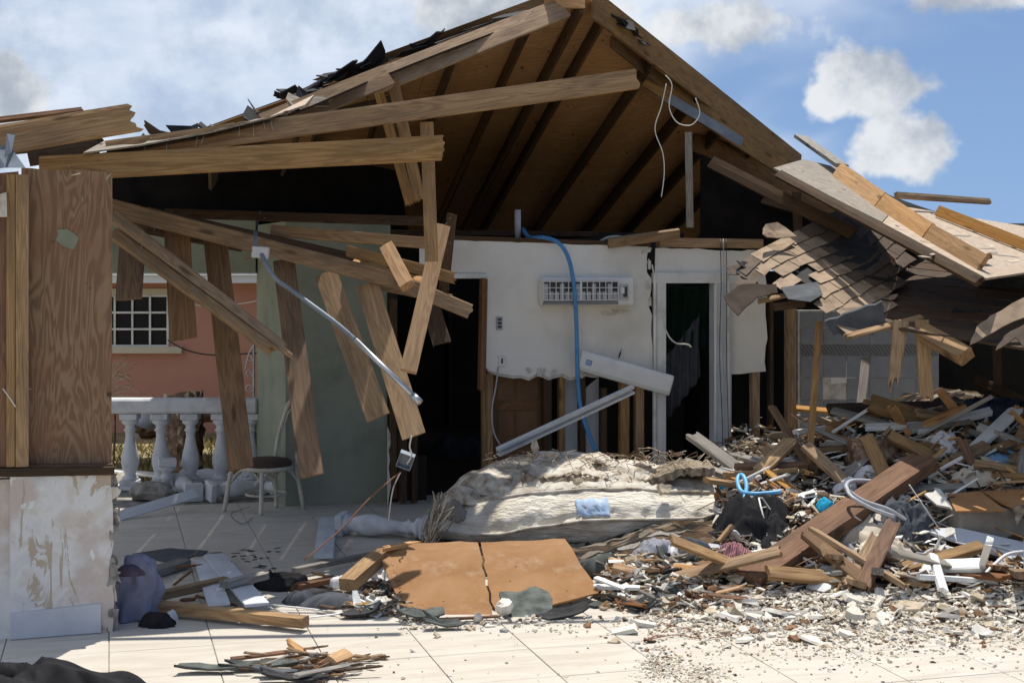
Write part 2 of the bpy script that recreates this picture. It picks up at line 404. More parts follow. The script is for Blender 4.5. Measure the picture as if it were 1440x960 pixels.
def board(name, a, b, w_, t_, m_, nrm=None, j=(0, 0), label=None, cat='board', group=None, parent=None, bend=0.0, twist=0.0, seg=3, taper=1.0):
    n = V(nrm) if nrm is not None else V((0, -1, .15))
    d = b-a
    if abs(d.normalized().dot(n.normalized())) > .98: n = V((0.3, -.2, 1))
    if label and not j[0] and not j[1] and cat in ('joist', 'beam', 'strut', 'plank', 'stud', 'stick', 'offcut'): j = (.012, .02)
    vs_, fs = board_mesh(d.length, w_, t_, j[0], j[1], bend, twist, seg, taper=taper)
    o = mesh(name, vs_, fs, m_, parent, frame(a, d, n))
    if label: tag(o, label, cat, group)
    return o
def BP(name, a, b, wpx, m_, t_=.04, **k):
    """board between two photo points with depth; width given in photo pixels"""
    ym = (a[2]+b[2])/2
    return board(name, W(*a), W(*b), wpx/F*ym, t_, m_, **k)
def slab(name, pts, thick, m_, parent=None, local=True):
    """polygon of 3-D points extruded by a vector"""
    n = len(pts); vs_ = list(pts)+[p+thick for p in pts]
    fs = [tuple(range(n)), tuple(range(2*n-1, n-1, -1))]+[(i, i+n, (i+1) % n+n, (i+1) % n) for i in range(n)]
    Mx = None
    if local: vs_, Mx = localize(vs_)
    return mesh(name, vs_, fs, m_, parent, Mx)
def box(name, o, x, y, z, m_, parent=None, bev=.0):
    """box from corner o with edge vectors x, y, z"""
    X, Y, Z = x.normalized(), y.normalized(), z.normalized()
    lx, ly, lz = x.length, y.length, z.length
    bm = bmesh.new(); bmesh.ops.create_cube(bm, size=1.0)
    for v in bm.verts: v.co = V(((v.co.x+.5)*lx, (v.co.y+.5)*ly, (v.co.z+.5)*lz))
    if bev: bmesh.ops.bevel(bm, geom=list(bm.edges), offset=bev, segments=1, affect='EDGES')
    vs_ = [v.co.copy() for v in bm.verts]; fs = [tuple(v.index for v in f.verts) for f in bm.faces]; bm.free()
    m4 = Matrix((X, Y, Z)).transposed().to_4x4(); m4.translation = o
    return mesh(name, vs_, fs, m_, parent, m4)
def catmull(pts, k=6):
    out = []; n = len(pts)
    for i in range(n-1):
        p0, p1, p2, p3 = pts[max(0, i-1)], pts[i], pts[i+1], pts[min(n-1, i+2)]
        for q in range(k):
            t = q/k
            out.append(.5*((2*p1)+(p2-p0)*t+(2*p0-5*p1+4*p2-p3)*t*t+(3*p1-p0-3*p2+p3)*t**3))
    return out+[pts[-1]]
def tube(name, pts, r, m_, parent=None, k=5, sides=7, smooth_path=True):
    P = catmull(pts, k) if smooth_path and len(pts) > 2 else list(pts)
    c = center(P); vs_, fs = [], []
    up = V((.3, -.5, .81)).normalized()
    for i, p in enumerate(P):
        d = (P[min(i+1, len(P)-1)]-P[max(i-1, 0)]).normalized()
        a = d.cross(up)
        if a.length < .05: a = d.cross(V((1, 0, 0)))
        a.normalize(); b = d.cross(a)
        for s in range(sides):
            th = 2*math.pi*s/sides; vs_.append(p+(a*math.cos(th)+b*math.sin(th))*r-c)
    for i in range(len(P)-1):
        for s in range(sides):
            q = (s+1) % sides; fs.append((i*sides+s, i*sides+q, (i+1)*sides+q, (i+1)*sides+s))
    fs.append(tuple(range(sides))); fs.append(tuple(range((len(P)-1)*sides, len(P)*sides)))
    return mesh(name, vs_, fs, m_, parent, Matrix.Translation(c), smooth=True)
def lathe(prof, seg=16, closed=True):
    vs_, fs = [], []
    for (r, z) in prof:
        for s in range(seg):
            th = 2*math.pi*s/seg; vs_.append(V((r*math.cos(th), r*math.sin(th), z)))
    for i in range(len(prof)-1):
        for s in range(seg):
            q = (s+1) % seg; fs.append((i*seg+s, i*seg+q, (i+1)*seg+q, (i+1)*seg+s))
    fs.append(tuple(range(seg))); fs.append(tuple(range((len(prof)-1)*seg, len(prof)*seg)))
    return vs_, fs
def flake_mesh(rx, ry, t_, rnd, curl=0.0, n=9):
    """irregular broken sheet: jagged outline, slight curl"""
    pts = []
    for i in range(n):
        th = 2*math.pi*(i+rnd.uniform(-.45, .45))/n; k = rnd.uniform(.62, 1.15)
        q = max(abs(math.cos(th)), abs(math.sin(th)))
        x, y = rx*k*math.cos(th)/q, ry*k*math.sin(th)/q
        pts.append(V((x, y, curl*((x/rx)**2+.5*(y/ry)**2))))
    c = [V((0, 0, 0)), V((0, 0, -t_))]
    vs_ = pts+[p-V((0, 0, t_)) for p in pts]+c
    fs = []
    for i in range(n):
        q = (i+1) % n
        fs += [(i, q, 2*n), (n+q, n+i, 2*n+1), (i, n+i, n+q, q)]
    return vs_, fs
def rot(yaw, pitch, roll): return Matrix.Rotation(yaw, 4, 'Z') @ Matrix.Rotation(pitch, 4, 'X') @ Matrix.Rotation(roll, 4, 'Y')
def flake(name, p, rx, ry, m_, t_=.012, yaw=0, pitch=0, roll=0, curl=0.0, parent=None, label=None, cat=None, group=None, rnd=RND, n=9):
    vs_, fs = flake_mesh(rx, ry, t_, rnd, curl, n)
    o = mesh(name, vs_, fs, m_, parent, Matrix.Translation(p) @ rot(yaw, pitch, roll))
    if label: tag(o, label, cat, group)
    return o
def heap_cloth(name, px, py, rpx, rpy, hgt, m_, label, cat='clothing', fold=.05, seed=0, yaw=0.0, ground=None, group=None, fr=13.0):
    """crumpled fabric lying on what is below it"""
    c = M(px, py) if ground is None else G(px, py, ground)
    rx = rpx/F*c.y*1.12; ry = max(rpy/F*c.y*2.6, rx*.5)
    hgt = min(hgt, .42*min(rx, ry)+.03); fold = min(fold, .24*min(rx, ry))*.9
    rings, segs = 22, 60; vs_, fs = [], []
    cy, sy = math.cos(yaw), math.sin(yaw); fq = fr*min(1.15, max(.7, .22/min(rx, ry)))
    for i in range(rings+1):
        r = i/rings
        for s in range(segs):
            th = 2*math.pi*s/segs
            wv = 1+.34*noise.noise(V((math.cos(th)*1.6, math.sin(th)*1.6, seed*3.1)))+.2*noise.noise(V((math.cos(th)*4, math.sin(th)*4, seed)))
            x0, y0 = rx*r*wv*math.cos(th), ry*r*wv*math.sin(th)
            x, y = c.x+x0*cy-y0*sy, c.y+x0*sy+y0*cy
            q = V((x*fq, y*fq*.7, seed*1.7)); q2 = q+V((noise.noise(q*.4)*2.2, noise.noise(q*.4+V((7, 0, 0)))*2.2, 0))
            rid = 1-abs(noise.noise(q2*.8))*2.6
            rid2 = 1-abs(noise.noise(q2*1.9+V((3, 1, 0))))*2.2
            base = mound(x, y) if ground is None else ground
            lump = .75+.75*noise.noise(V((x*3.4, y*3.4, seed*2.3)))
            z = base+hgt*(1-r**3)*max(.25, lump)+fold*(rid+.5*rid2)*(1-r**5)+.008
            if i == rings: z = base-.01
            k = fold*.6*noise.noise(q2+V((0, 5, 0)))
            vs_.append(V((x-c.x+k, y-c.y-k*.5, max(z, base-.02)-c.z)))
    for i in range(rings):
        for s in range(segs):
            q = (s+1) % segs; fs.append((i*segs+s, i*segs+q, (i+1)*segs+q, (i+1)*segs+s))
    o = mesh(name, vs_, fs, m_, None, Matrix.Translation(c), smooth=True)
    return tag(o, label, cat, group)
def J(p, q, n, amp, rnd=RND):
    """pixel polyline from p (kept) towards q (left out) with ragged offsets"""
    out = [p]; dx, dy = q[0]-p[0], q[1]-p[1]; L = math.hypot(dx, dy)
    for i in range(1, n):
        u = (i+rnd.uniform(-.3, .3))/n; k = rnd.uniform(-amp, amp)
        out.append((p[0]+dx*u-dy/L*k, p[1]+dy*u+dx/L*k))
    return out

# ================================================================== SETTING
# ground: one sheet to the horizon, a little below the tiled slab
def build_ground():
    n = 60; vs_, fs = [], []
    xs = [-600, -200, -60]+[-30+i*1.5 for i in range(41)]+[60, 200, 600]
    ys = [-300, -60, 0]+[4+i*1.2 for i in range(31)]+[60, 120, 300, 900]
    for y in ys:
        for x in xs:
            z = -.37+.05*noise.noise(V((x*.6, y*.6, 0)))
            vs_.append(V((x, y, z)))
    k = len(xs)
    for j in range(len(ys)-1):
        for i in range(k-1): fs.append((j*k+i, j*k+i+1, (j+1)*k+i+1, (j+1)*k+i))
    tag(mesh('ground', vs_, fs, 'grass_ground', smooth=True), kind='structure')
build_ground()
# floor slab and tiles
TO = G(154, 892)+VD*(-.42)
def build_floor():
    T = .6
    o = TO+UD*(-2.4)+VD*(-2.4)
    f = box('tile_floor', o+V((0, 0, -.36)), UD*(T*19), VD*(T*15.2), V((0, 0, .352)), 'concrete')
    tag(f, kind='structure')
    me = None
    for i in range(-4, 15):
        for j in range(-4, 9):
            p = TO+UD*(T*i)+VD*(T*j); c = p+UD*.3+VD*.3
            px, py = CX+c.x/c.y*F, HY+H/c.y*F
            if px < -110 or px > 1560 or py > 1060: continue
            if j > 8: continue
            if me is None:
                t = box('floor_tile', p+V((0, 0, -.0075)), UD*(T-.006), VD*(T-.006), V((0, 0, .0075)), 'floor_tile', f, bev=.002)
                me = t.data; rt = WM[t].to_3x3().to_4x4()
            else:
                t = bpy.data.objects.new('floor_tile', me)
                m4 = Matrix.Translation(p+V((0, 0, -.0075+RND.uniform(-.0008, .0008)))) @ rt
                link(t, m4, f)
build_floor()

# ---- neighbour's pink house beyond the balustrade
def build_pink():
    Y = 23.5; b = W(-60, 390, Y); base = V((b.x, Y, -.4))
    t = thing('pink_house', base, 'pink rendered neighbouring house with barred white window behind the balustrade', 'house')
    def P(px, py, d=0.0): return W(px, py, Y-d) if d == 0 else W(px, py, Y)+V((0, -d, 0))
    x0, x1, x2, x3 = P(-60, 400).x, P(112, 400).x, P(236, 400).x, P(470, 400).x
    zt, wt, wb, zb = P(0, 396).z, P(0, 416).z, P(0, 486).z, -.45
    def wallbox(nm, xa, xb, za, zc): return box(nm, V((xa, Y, za)), V((xb-xa, 0, 0)), V((0, .2, 0)), V((0, 0, zc-za)), 'pink_paint', t)
    wallbox('wall', x0, x1, zb, zt); wallbox('wall', x2, x3, zb, zt); wallbox('wall', x1, x2, zb, wb); wallbox('wall', x1, x2, wt, zt)
    box('wall', V((x3-.2, Y+.2, zb)), V((.2, 0, 0)), V((0, 5, 0)), V((0, 0, zt-zb)), 'pink_paint', t)
    box('eave_fascia', V((x0-.2, Y-.42, zt-.02)), V((x3-x0+.5, 0, 0)), V((0, .04, 0)), V((0, 0, .13)), 'fascia', t)
    box('drip_edge', V((x0-.2, Y-.47, zt+.115)), V((x3-x0+.5, 0, 0)), V((0, .06, 0)), V((0, 0, .12)), 'paint_white', t)
    box('soffit', V((x0-.2, Y-.38, zt+.02)), V((x3-x0+.5, 0, 0)), V((0, .6, 0)), V((0, 0, .03)), 'fascia', t)
    r = slab('roof', [V((x0-.3, Y-.5, zt+.24)), V((x3+.4, Y-.5, zt+.24)), V((x3+.4, Y+4.5, zt+.9)), V((x0-.3, Y+4.5, zt+.9))], V((0, 0, .06)), 'shingle_tan', t)
    wnd = box('window', V((x1, Y+.05, wb)), V((x2-x1, 0, 0)), V((0, .03, 0)), V((0, 0, wt-wb)), 'plastic_dark', t)
    nx, nz = 5, 3; pw, ph = (x2-x1)/nx, (wt-wb)/nz
    for i in range(nx):
        for k in range(nz):
            box('pane', V((x1+i*pw+.02, Y+.03, wb+k*ph+.02)), V((pw-.04, 0, 0)), V((0, .008, 0)), V((0, 0, ph-.04)), 'glass_dark', wnd)
    for i in range(nx+1): box('glazing_bar', V((x1+i*pw-.016, Y-.02, wb)), V((.032, 0, 0)), V((0, .03, 0)), V((0, 0, wt-wb)), 'paint_white', wnd)
    for k in range(nz+1): box('glazing_bar', V((x1-.02, Y-.024, wb+k*ph-.016)), V((x2-x1+.04, 0, 0)), V((0, .03, 0)), V((0, 0, .032)), 'paint_white', wnd)
    box('window_sill', V((x1-.15, Y-.12, wb-.12)), V((x2-x1+.4, 0, 0)), V((0, .12, 0)), V((0, 0, .11)), 'cream_trim', t)
    box('window_lintel', V((x1-.1, Y-.05, wt+.02)), V((x2-x1+.2, 0, 0)), V((0, .05, 0)), V((0, 0, .10)), 'cream_trim', t)
    c1 = tube('sagging_cable', [W(236, 478, Y-.6), W(262, 492, Y-.65), W(300, 499, Y-.7), W(362, 496, Y-.7)], .012, 'wire_black')
    tag(c1, 'thin dark cable sagging across the pink house wall', 'cable')
    c2 = tube('sagging_cable', [W(272, 428, Y-.2), W(290, 430, Y-.25), W(330, 428, Y-.25), W(362, 423, Y-.3)], .009, 'wire_white')
    tag(c2, 'thin pale cable strung high on the pink house wall', 'cable')
build_pink()

# ---- yard: dry grass, stump, scraps, shrub
def build_yard():
    rnd = random.Random(5); vs_, fs = [], []
    for q in range(5200):
        y = rnd.uniform(15.6, 22.5); x = (rnd.uniform(130, 385)-CX)/F*y
        if noise.noise(V((x*1.1, y*.7, 2))) < -.15: continue
        z = -.38; hh = rnd.uniform(.05, .17); a = rnd.uniform(0, 6.28); wd = rnd.uniform(.006, .014)
        dx, dy = math.cos(a)*wd, math.sin(a)*wd; lx, ly = rnd.uniform(-.07, .07), rnd.uniform(-.07, .07)
        i = len(vs_)
        vs_ += [V((x-dx, y-dy, z)), V((x+dx, y+dy, z)), V((x+lx+dx*.5, y+ly+dy*.5, z+hh*.7)), V((x+lx*1.8, y+ly*1.8, z+hh))]
        fs += [(i, i+1, i+2), (i, i+2, i+3)]
    tag(mesh('dry_grass', vs_, fs, 'grass'), 'dry yellowish grass of the yard behind the balustrade', 'grass', kind='stuff')
    # palm stump: trunk of overlapping husks
    b = W(258, 640, 18.0); b.z = -.4
    t = thing('palm_stump', b, 'shaggy brown palm stump standing in the yard grass', 'tree stump')
    prof = [(.20, 0), (.23, .2), (.25, .5), (.24, .9), (.19, 1.1), (.05, 1.15)]
    v, f = lathe(prof, 14); v = [p*1 for p in v]; mesh('trunk', v, f, 'bark', t, Matrix.Translation(b), smooth=True)
    for q in range(70):
        a = rnd.uniform(0, 6.28); z = rnd.uniform(.1, 1.1)
        fl = flake_mesh(.06, .1, .012, rnd, .05, 6)
        m4 = Matrix.Translation(b+V((.25*math.cos(a), .25*math.sin(a), z))) @ Matrix.Rotation(a-math.pi/2, 4, 'Z') @ Matrix.Rotation(rnd.uniform(.9, 1.4), 4, 'X')
        mesh('husk', fl[0], fl[1], 'chip_tan' if q % 3 else 'bark', t, m4)
    for q, (px, py, Y, sx, sy, m_) in enumerate([(190, 603, 19.5, .35, .2, 'chip_brown'), (220, 600, 20, .4, .2, 'chip_tan'), (212, 612, 19, .3, .15, 'chip_brown'), (300, 588, 20, .35, .25, 'wood_red'), (288, 578, 20.3, .4, .25, 'chip_brown'), (345, 600, 19, .25, .2, 'chip_tan')]):
        p = W(px, py, Y); p.z = max(p.z, -.36)
        flake('yard_scrap', p, sx, sy, m_, .05, rnd.uniform(0, 3), rnd.uniform(-.5, .5), rnd.uniform(-.4, .4), .1,
              label='broken brown scrap lying in the yard beyond the balusters', cat='scrap', group='scraps in the yard')
    for q, px in enumerate((300, 318, 330, 345)):
        p = W(px, 645, 16.4); p.z = -.30
        v, f = lathe([(.05, -.08), (.11, -.03), (.12, .04), (.07, .1), (.01, .12)], 9)
        v = [p2*(1+.3*noise.noise(p2*9+V((q, 0, 0)))) for p2 in v]
        tag(mesh('yard_stone', v, f, 'chip_tan', None, Matrix.Translation(p), smooth=True), 'pale round stone at the foot of the yard grass', 'stone', 'stones beyond the balusters')
    # overturned white pot
    p = W(204, 592, 19.8)
    v, f = lathe([(.17, -.2), (.20, -.14), (.19, .05), (.13, .15), (.09, .17)], 18)
    o = mesh('toppled_pot', v, f, 'paint_bluegrey_shade', None, Matrix.Translation(p) @ rot(.4, .5, .3), smooth=True)
    tag(o, 'pale toppled round pot seen between the first two balusters', 'pot')
    # bare shrub
    b = W(158, 560, 17.5)
    t = thing('bare_shrub', V((b.x, b.y, -.38)), 'leafless thin shrub in front of the pink wall', 'shrub')
    tube('stem', [V((b.x, b.y, -.38)), V((b.x+.03, b.y, .4)), W(160, 560, 17.5)], .015, 'bark', t)
    for q in range(26):
        z0 = rnd.uniform(0, 1); p0 = W(158+rnd.uniform(-3, 3), 560-z0*45, 17.5); a = rnd.uniform(-.5, 1.0); L = rnd.uniform(.15, .38)
        p2 = p0+V((math.cos(a)*L, rnd.uniform(-.2, .2), math.sin(a)*L*.8)); tube('twig', [p0, (p0+p2)/2+V((0, 0, .03)), p2], .0045, 'chip_tan', t, k=2, sides=4)
build_yard()

# ---- balustrade
BAL = [(.085, 0), (.085, .03), (.06, .045), (.055, .07), (.075, .12), (.092, .20), (.088, .28), (.062, .40), (.045, .50), (.05, .56), (.068, .575), (.05, .60), (.048, .63), (.085, .66), (.085, .70)]
def baluster(name, m4, parent=None, seg=18):
    v, f = lathe(BAL, seg)
    o = mesh(name, v, f, 'concrete_white', parent, m4, smooth=True)
    for z, hh in ((-.06, .06), (.70, .07)):
        box('plinth', m4 @ V((-.09, -.09, z)), m4.to_3x3() @ V((.18, 0, 0)), m4.to_3x3() @ V((0, .18, 0)), m4.to_3x3() @ V((0, 0, hh)), 'concrete_white', o if parent is None else o, bev=.006)
    return o
def build_balustrade():
    Y = 14.75
    t = thing('balustrade', W(260, 390, Y)-V((0, 0, H)), 'white turned concrete balustrade along the back of the porch', 'balustrade')
    zr = W(0, 580, Y).z
    x0, x1 = W(60, 0, Y).x, W(364, 0, Y).x
    box('top_rail', V((x0, Y-.11, zr)), V((x1-x0, 0, 0)), V((0, .22, 0)), V((0, 0, .15)), 'concrete_white', t, bev=.02)
    box('bottom_rail', V((x0, Y-.10, 0)), V((x1-x0, 0, 0)), V((0, .2, 0)), V((0, 0, .05)), 'concrete_white', t, bev=.01)
    s = (zr-.05-.06)/.77
    for px in (140, 183, 226, 268, 311, 353):
        x = W(px, 0, Y).x
        baluster('baluster', Matrix.Translation(V((x, Y, .05+.06*s))) @ Matrix.Diagonal((1, 1, s, 1)), t)
    # fallen balusters on the porch floor
    def fallen(a, b, roll, label):
        d = (b-a).normalized(); x = d.cross(V((0, 0, 1))).normalized(); y = d.cross(x)
        m4 = Matrix((x, y, d)).transposed().to_4x4(); m4 = Matrix.Translation(a) @ m4 @ Matrix.Rotation(roll, 4, 'Z')
        o = baluster('fallen_baluster', m4); tag(o, label, 'baluster', 'fallen balusters')
    fallen(G(246, 683, .09)+V((0, .25, 0)), G(290, 706, .09), .0, 'fallen white baluster with its dark square end facing the viewer')
    fallen(G(262, 672, .1)+V((0, .15, 0)), G(330, 676, .1)+V((0, .15, 0)), .3, 'fallen white baluster lying flat behind the one with dark end')
    fallen(G(300, 690, .1), G(362, 686, .1)+V((0, .1, 0)), .2, 'fallen white baluster lying behind the front legs of the chair')
    fallen(G(372, 684, .1), G(430, 690, .1), .5, 'fallen white baluster lying against the green wall under the chair')
    fallen(G(486, 736, .1), G(556, 740, .1), .1, 'fallen white baluster lying alone left of the mattress')
    o = baluster('fallen_baluster', Matrix.Translation(G(226, 694)+V((0, .1, -.42))) @ rot(.3, .06, .05)); tag(o, 'snapped upright baluster end standing on the porch tiles', 'baluster', 'fallen balusters')
build_balustrade()

# ---- white scrollwork gate piece at the end of the balustrade
def build_gate():
    Y = 15.6
    t = thing('scroll_grille', W(353, 640, Y), 'white wrought scroll grille standing behind the balustrade end', 'grille')
    tube('upright', [W(357, 480, Y), W(357, 660, Y)], .012, 'paint_white', t)
    tube('upright', [W(346, 560, Y), W(346, 660, Y)], .010, 'paint_white', t)
    for cx, cy, r in ((351, 524, 6), (351, 545, 6.5), (352, 503, 5), (350, 566, 5)):
        tube('scroll', [W(cx+r*math.cos(a)*(1-.06*i), cy+r*math.sin(a)*(1-.06*i), Y) for i, a in enumerate([k*.7 for k in range(11)])], .008, 'paint_white', t, k=2)
    tube('scroll', [W(345, 520, Y), W(349, 500, Y), W(356, 486, Y)], .008, 'paint_white', t)
build_gate()

# ================================================================== RUINED HOUSE
house = thing('ruined_house', G(720, 705), 'hurricane wrecked house with torn hip roof and exposed studs', 'house')
WO = G(545, 712)                                     # a point of the long wall, at floor level
def onW(px, py, off=0.0): return onplane(px, py, WO-VD*off, VD)
def wallslab(name, pxs, off, thick, m_, parent=house):
    return slab(name, [onW(x, y, off) for x, y in pxs], VD*thick, m_, parent)
def onw_board(name, a, b, wpx, m_, off=-.05, t_=.09, parent=house, j=(0, 0)):
    p, q = onW(a[0], a[1], off), onW(b[0], b[1], off)
    return board(name, p, q, wpx/F*(p.y+q.y)/2, t_, m_, nrm=-VD, parent=parent, j=j)

def build_walls():
    # plaster skin, left panel with ragged torn lower edge
    pts = [(590, 336)]+J((620, 336), (912, 347), 14, 1.5)+J((912, 347), (916, 455), 9, 4)+J((916, 455), (919, 520), 4, 1)
    pts += J((919, 522), (840, 526), 8, 3)+J((840, 527), (722, 529), 12, 4)+J((722, 528), (683, 517), 4, 3)+[(683, 517), (683, 384), (590, 384)]
    wp = wallslab('plaster_wall', pts, 0, .014, 'plaster')
    pts2 = J((922, 349), (1066, 352), 12, 2)+J((1066, 352), (1078, 400), 4, 3)+J((1078, 400), (1077, 520), 8, 2)+J((1077, 522), (1028, 526), 5, 1)+[(1027, 526), (1027, 384), (921, 384)]
    w2 = wallslab('plaster_wall', pts2, 0, .014, 'plaster')
    # paper backing just behind, seen at the tears
    wallslab('gypsum_core', [(x+(2 if x < 700 else -1), y+(4 if y > 500 else 2)) for x, y in pts], -.016, .012, 'plaster_core')
    # gouges in the plaster: exposed core pieces standing proud along the crack
    for (x, y, rx, ry) in ((913, 372, 3, 8), (911, 400, 3.5, 7), (914, 425, 3, 7), (910, 352, 8, 4), (858, 441, 12, 4), (872, 438, 14, 4)):
        p = onW(x, y, .004); m4 = Matrix.Translation(p) @ Matrix.Rotation(.276, 4, 'Z') @ Matrix.Rotation(math.pi/2, 4, 'X')
        v, f = flake_mesh(rx/F*14.3, ry/F*14.3, .004, RND, 0, 10); mesh('gouge', v, f, 'plaster_core', house, m4)
    for k in range(16):
        p = onW(RND.uniform(700, 915), RND.uniform(520, 529), .012); m4 = Matrix.Translation(p) @ Matrix.Rotation(.276, 4, 'Z') @ Matrix.Rotation(math.pi/2+RND.uniform(-.4, .4), 4, 'X')
        v, f = flake_mesh(RND.uniform(.02, .05), RND.uniform(.015, .04), .006, RND, .01, 8); mesh('torn_paper', v, f, 'plaster_core', house, m4)
    # header over the dark doorway and door casing pieces
    onw_board('door_header', (590, 388), (684, 388), 7, 'paint_white', .01, .05)
    onw_board('door_jamb', (680, 392), (677, 548), 8, 'wood_red', .0, .12)
    # studs under the torn plaster
    for x, y0, y1, wp_, m_ in ((688, 520, 665, 8, 'pine'), (681, 525, 665, 7, 'pine'), (766, 526, 652, 7, 'pine_dark'), (789, 526, 650, 8, 'pine'),
                               (771, 526, 650, 6, 'pine_dark'), (877, 530, 655, 13, 'pine'), (898, 530, 658, 12, 'pine'), (848, 545, 655, 8, 'pine_dark'),
                               (1061, 522, 668, 11, 'pine'), (1111, 428, 672, 13, 'pine'), (818, 527, 650, 7, 'pine_dark'), (1083, 400, 665, 5, 'pine_dark')):
        onw_board('stud', (x, y0), (x, y1+30), wp_, m_, -.07, .09)
    # brown panelled door leaf standing behind the studs
    d = wallslab('inner_door', [(694, 520), (764, 520), (764, 700), (694, 700)], -.16, .04, 'door_brown')
    for (x0, y0, x1, y1) in ((700, 530, 722, 562), (726, 530, 758, 562), (700, 578, 722, 690), (726, 578, 758, 690)):
        wallslab('door_panel', [(x0, y0), (x1, y0), (x1, y1), (x0, y1)], -.150, .012, 'door_brown', d)
    wallslab('door_rail', [(694, 566), (764, 566), (764, 576), (694, 576)], -.146, .012, 'wood_red', d)
    # grey board remnants behind the studs
    wallslab('gypsum_scrap', [(793, 530), (812, 530), (812, 670), (793, 670)], -.20, .02, 'paint_bluegrey_shade')
    wallslab('gypsum_scrap', [(824, 545), (842, 530), (842, 670), (824, 670)], -.22, .02, 'paint_bluegrey_shade')
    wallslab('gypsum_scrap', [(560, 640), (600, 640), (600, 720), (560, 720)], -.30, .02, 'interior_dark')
    # white door frame
    df = onw_board('door_frame', (927, 384), (927, 700), 13, 'paint_white', .035, .14)
    for a, b, wp_, off in (((1013, 384), (1013, 700), 26, .035), ((919, 391), (1027, 391), 14, .037)):
        onw_board('casing', a, b, wp_, 'paint_bluegrey_shade' if wp_ == 26 else 'paint_white', off, .14, parent=df)
    onw_board('casing_bead', (1006, 400), (1006, 700), 4, 'paint_white', .11, .02, parent=df)
    onw_board('casing_bead', (1024, 386), (1024, 700), 4, 'paint_white', .115, .02, parent=df)
    onw_board('casing_bead', (921, 384), (921, 700), 4, 'paint_white', .115, .02, parent=df)
    # top plates and loose top edge
    onw_board('top_plate', (590, 333), (912, 344), 6, 'pine_dark', -.05, .12)
    onw_board('top_plate', (925, 341), (1070, 343), 13, 'pine', -.03, .12)
    # back and side walls close the dark interior
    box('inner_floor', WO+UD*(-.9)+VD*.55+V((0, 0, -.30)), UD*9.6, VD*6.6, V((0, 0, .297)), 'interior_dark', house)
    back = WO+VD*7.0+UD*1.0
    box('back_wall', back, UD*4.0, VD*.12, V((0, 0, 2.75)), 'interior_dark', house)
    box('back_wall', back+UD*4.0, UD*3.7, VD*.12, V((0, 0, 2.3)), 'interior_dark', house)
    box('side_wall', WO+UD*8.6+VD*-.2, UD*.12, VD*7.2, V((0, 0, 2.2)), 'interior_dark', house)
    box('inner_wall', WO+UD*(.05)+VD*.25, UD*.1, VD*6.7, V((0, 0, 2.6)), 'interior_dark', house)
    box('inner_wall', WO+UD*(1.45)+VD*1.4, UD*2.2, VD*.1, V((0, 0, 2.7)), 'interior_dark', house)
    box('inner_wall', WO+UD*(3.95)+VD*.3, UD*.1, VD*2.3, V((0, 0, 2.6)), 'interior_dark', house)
    for k in range(8):
        p = back+UD*(.3+k*.95)-VD*.05
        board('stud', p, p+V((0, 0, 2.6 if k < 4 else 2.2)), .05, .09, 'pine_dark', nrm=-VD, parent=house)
    slab('gable_shade_sheet', [W(985, 216, 15.2), W(1130, 285, 15.2), W(1250, 336, 15.2), W(1250, 352, 15.2), W(985, 346, 15.2)], V((0, .03, 0)), 'soot', house)  # black sheet added so the space under the right slope reads as shade
    slab('gable_shade_sheet', [W(140, 236, 15.1), W(300, 222, 15.1), W(420, 214, 15.1), W(560, 240, 15.1), W(575, 330, 15.1), W(140, 330, 15.1)], V((0, .03, 0)), 'soot', house)  # black sheet added; the dark above the porch header is its colour
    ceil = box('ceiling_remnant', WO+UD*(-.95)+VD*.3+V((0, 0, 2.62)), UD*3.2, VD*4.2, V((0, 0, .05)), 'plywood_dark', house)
    # green porch wall: corner pillar and face
    pr = onW(549, 712, -.28); zt = 2.74
    a, b = onplane(402, 712, WO+VD*.28, VD), W(361, 0, 14.72)
    g1 = slab('green_wall', [V((a.x, a.y, 0)), V((pr.x, pr.y, 0)), V((pr.x, pr.y, zt)), V((a.x, a.y, zt))], VD*.22, 'green_paint', house)
    slab('green_return', [V((a.x-.003, a.y+.003, 0)), V((b.x, b.y, 0)), V((b.x, b.y, zt)), V((a.x-.003, a.y+.003, zt))], UD*.2, 'green_paint', house)
    onw_board('corner_stud', (553, 420), (553, 700), 8, 'pine_dark', -.02, .1)
    onw_board('corner_stud', (566, 610), (566, 705), 10, 'pine_dark', -.12, .1)
    onw_board('corner_stud', (582, 600), (582, 705), 8, 'pine_dark', -.12, .1)
    wallslab('broken_render', [(545, 600)]+J((549, 610), (549, 700), 8, 2.5)+[(545, 712)], .004, .02, 'plaster_core')
    hz0, hz1 = W(0, 384, 14.75).z, W(0, 300, 14.75).z
    hx0 = W(40, 0, 14.75).x
    box('porch_header', V((hx0, 14.66, hz0)), V((b.x-hx0-.002, 0, 0)), V((0, .2, 0)), V((0, 0, hz1-hz0)), 'green_paint', house)
    # bathroom tile wall with border
    bo = onW(1125, 640, -.75)
    def onB(px, py, off=0): return onplane(px, py, bo-VD*off, VD)
    tw = slab('bathroom_wall', [onB(1122, 436), onB(1320, 436), onB(1320, 700), onB(1122, 700)], VD*.1, 'plaster_core', house)
    cols = [1125+i*32.5 for i in range(7)]; rows = [438, 461, 484, 500, 531, 562, 593, 624, 655, 686]
    for i in range(6):
        for r in range(9):
            x0, x1, y0, y1 = cols[i]+.6, cols[i+1]-.6, rows[r]+.6, rows[r+1]-.6
            if (i, r) in ((1, 4),): continue
            ob = slab('wall_tile', [onB(x0, y0, .004), onB(x1, y0, .004), onB(x1, y1, .004), onB(x0, y1, .004)], VD*-.006, 'border_tile' if r == 2 else 'bath_tile', tw)
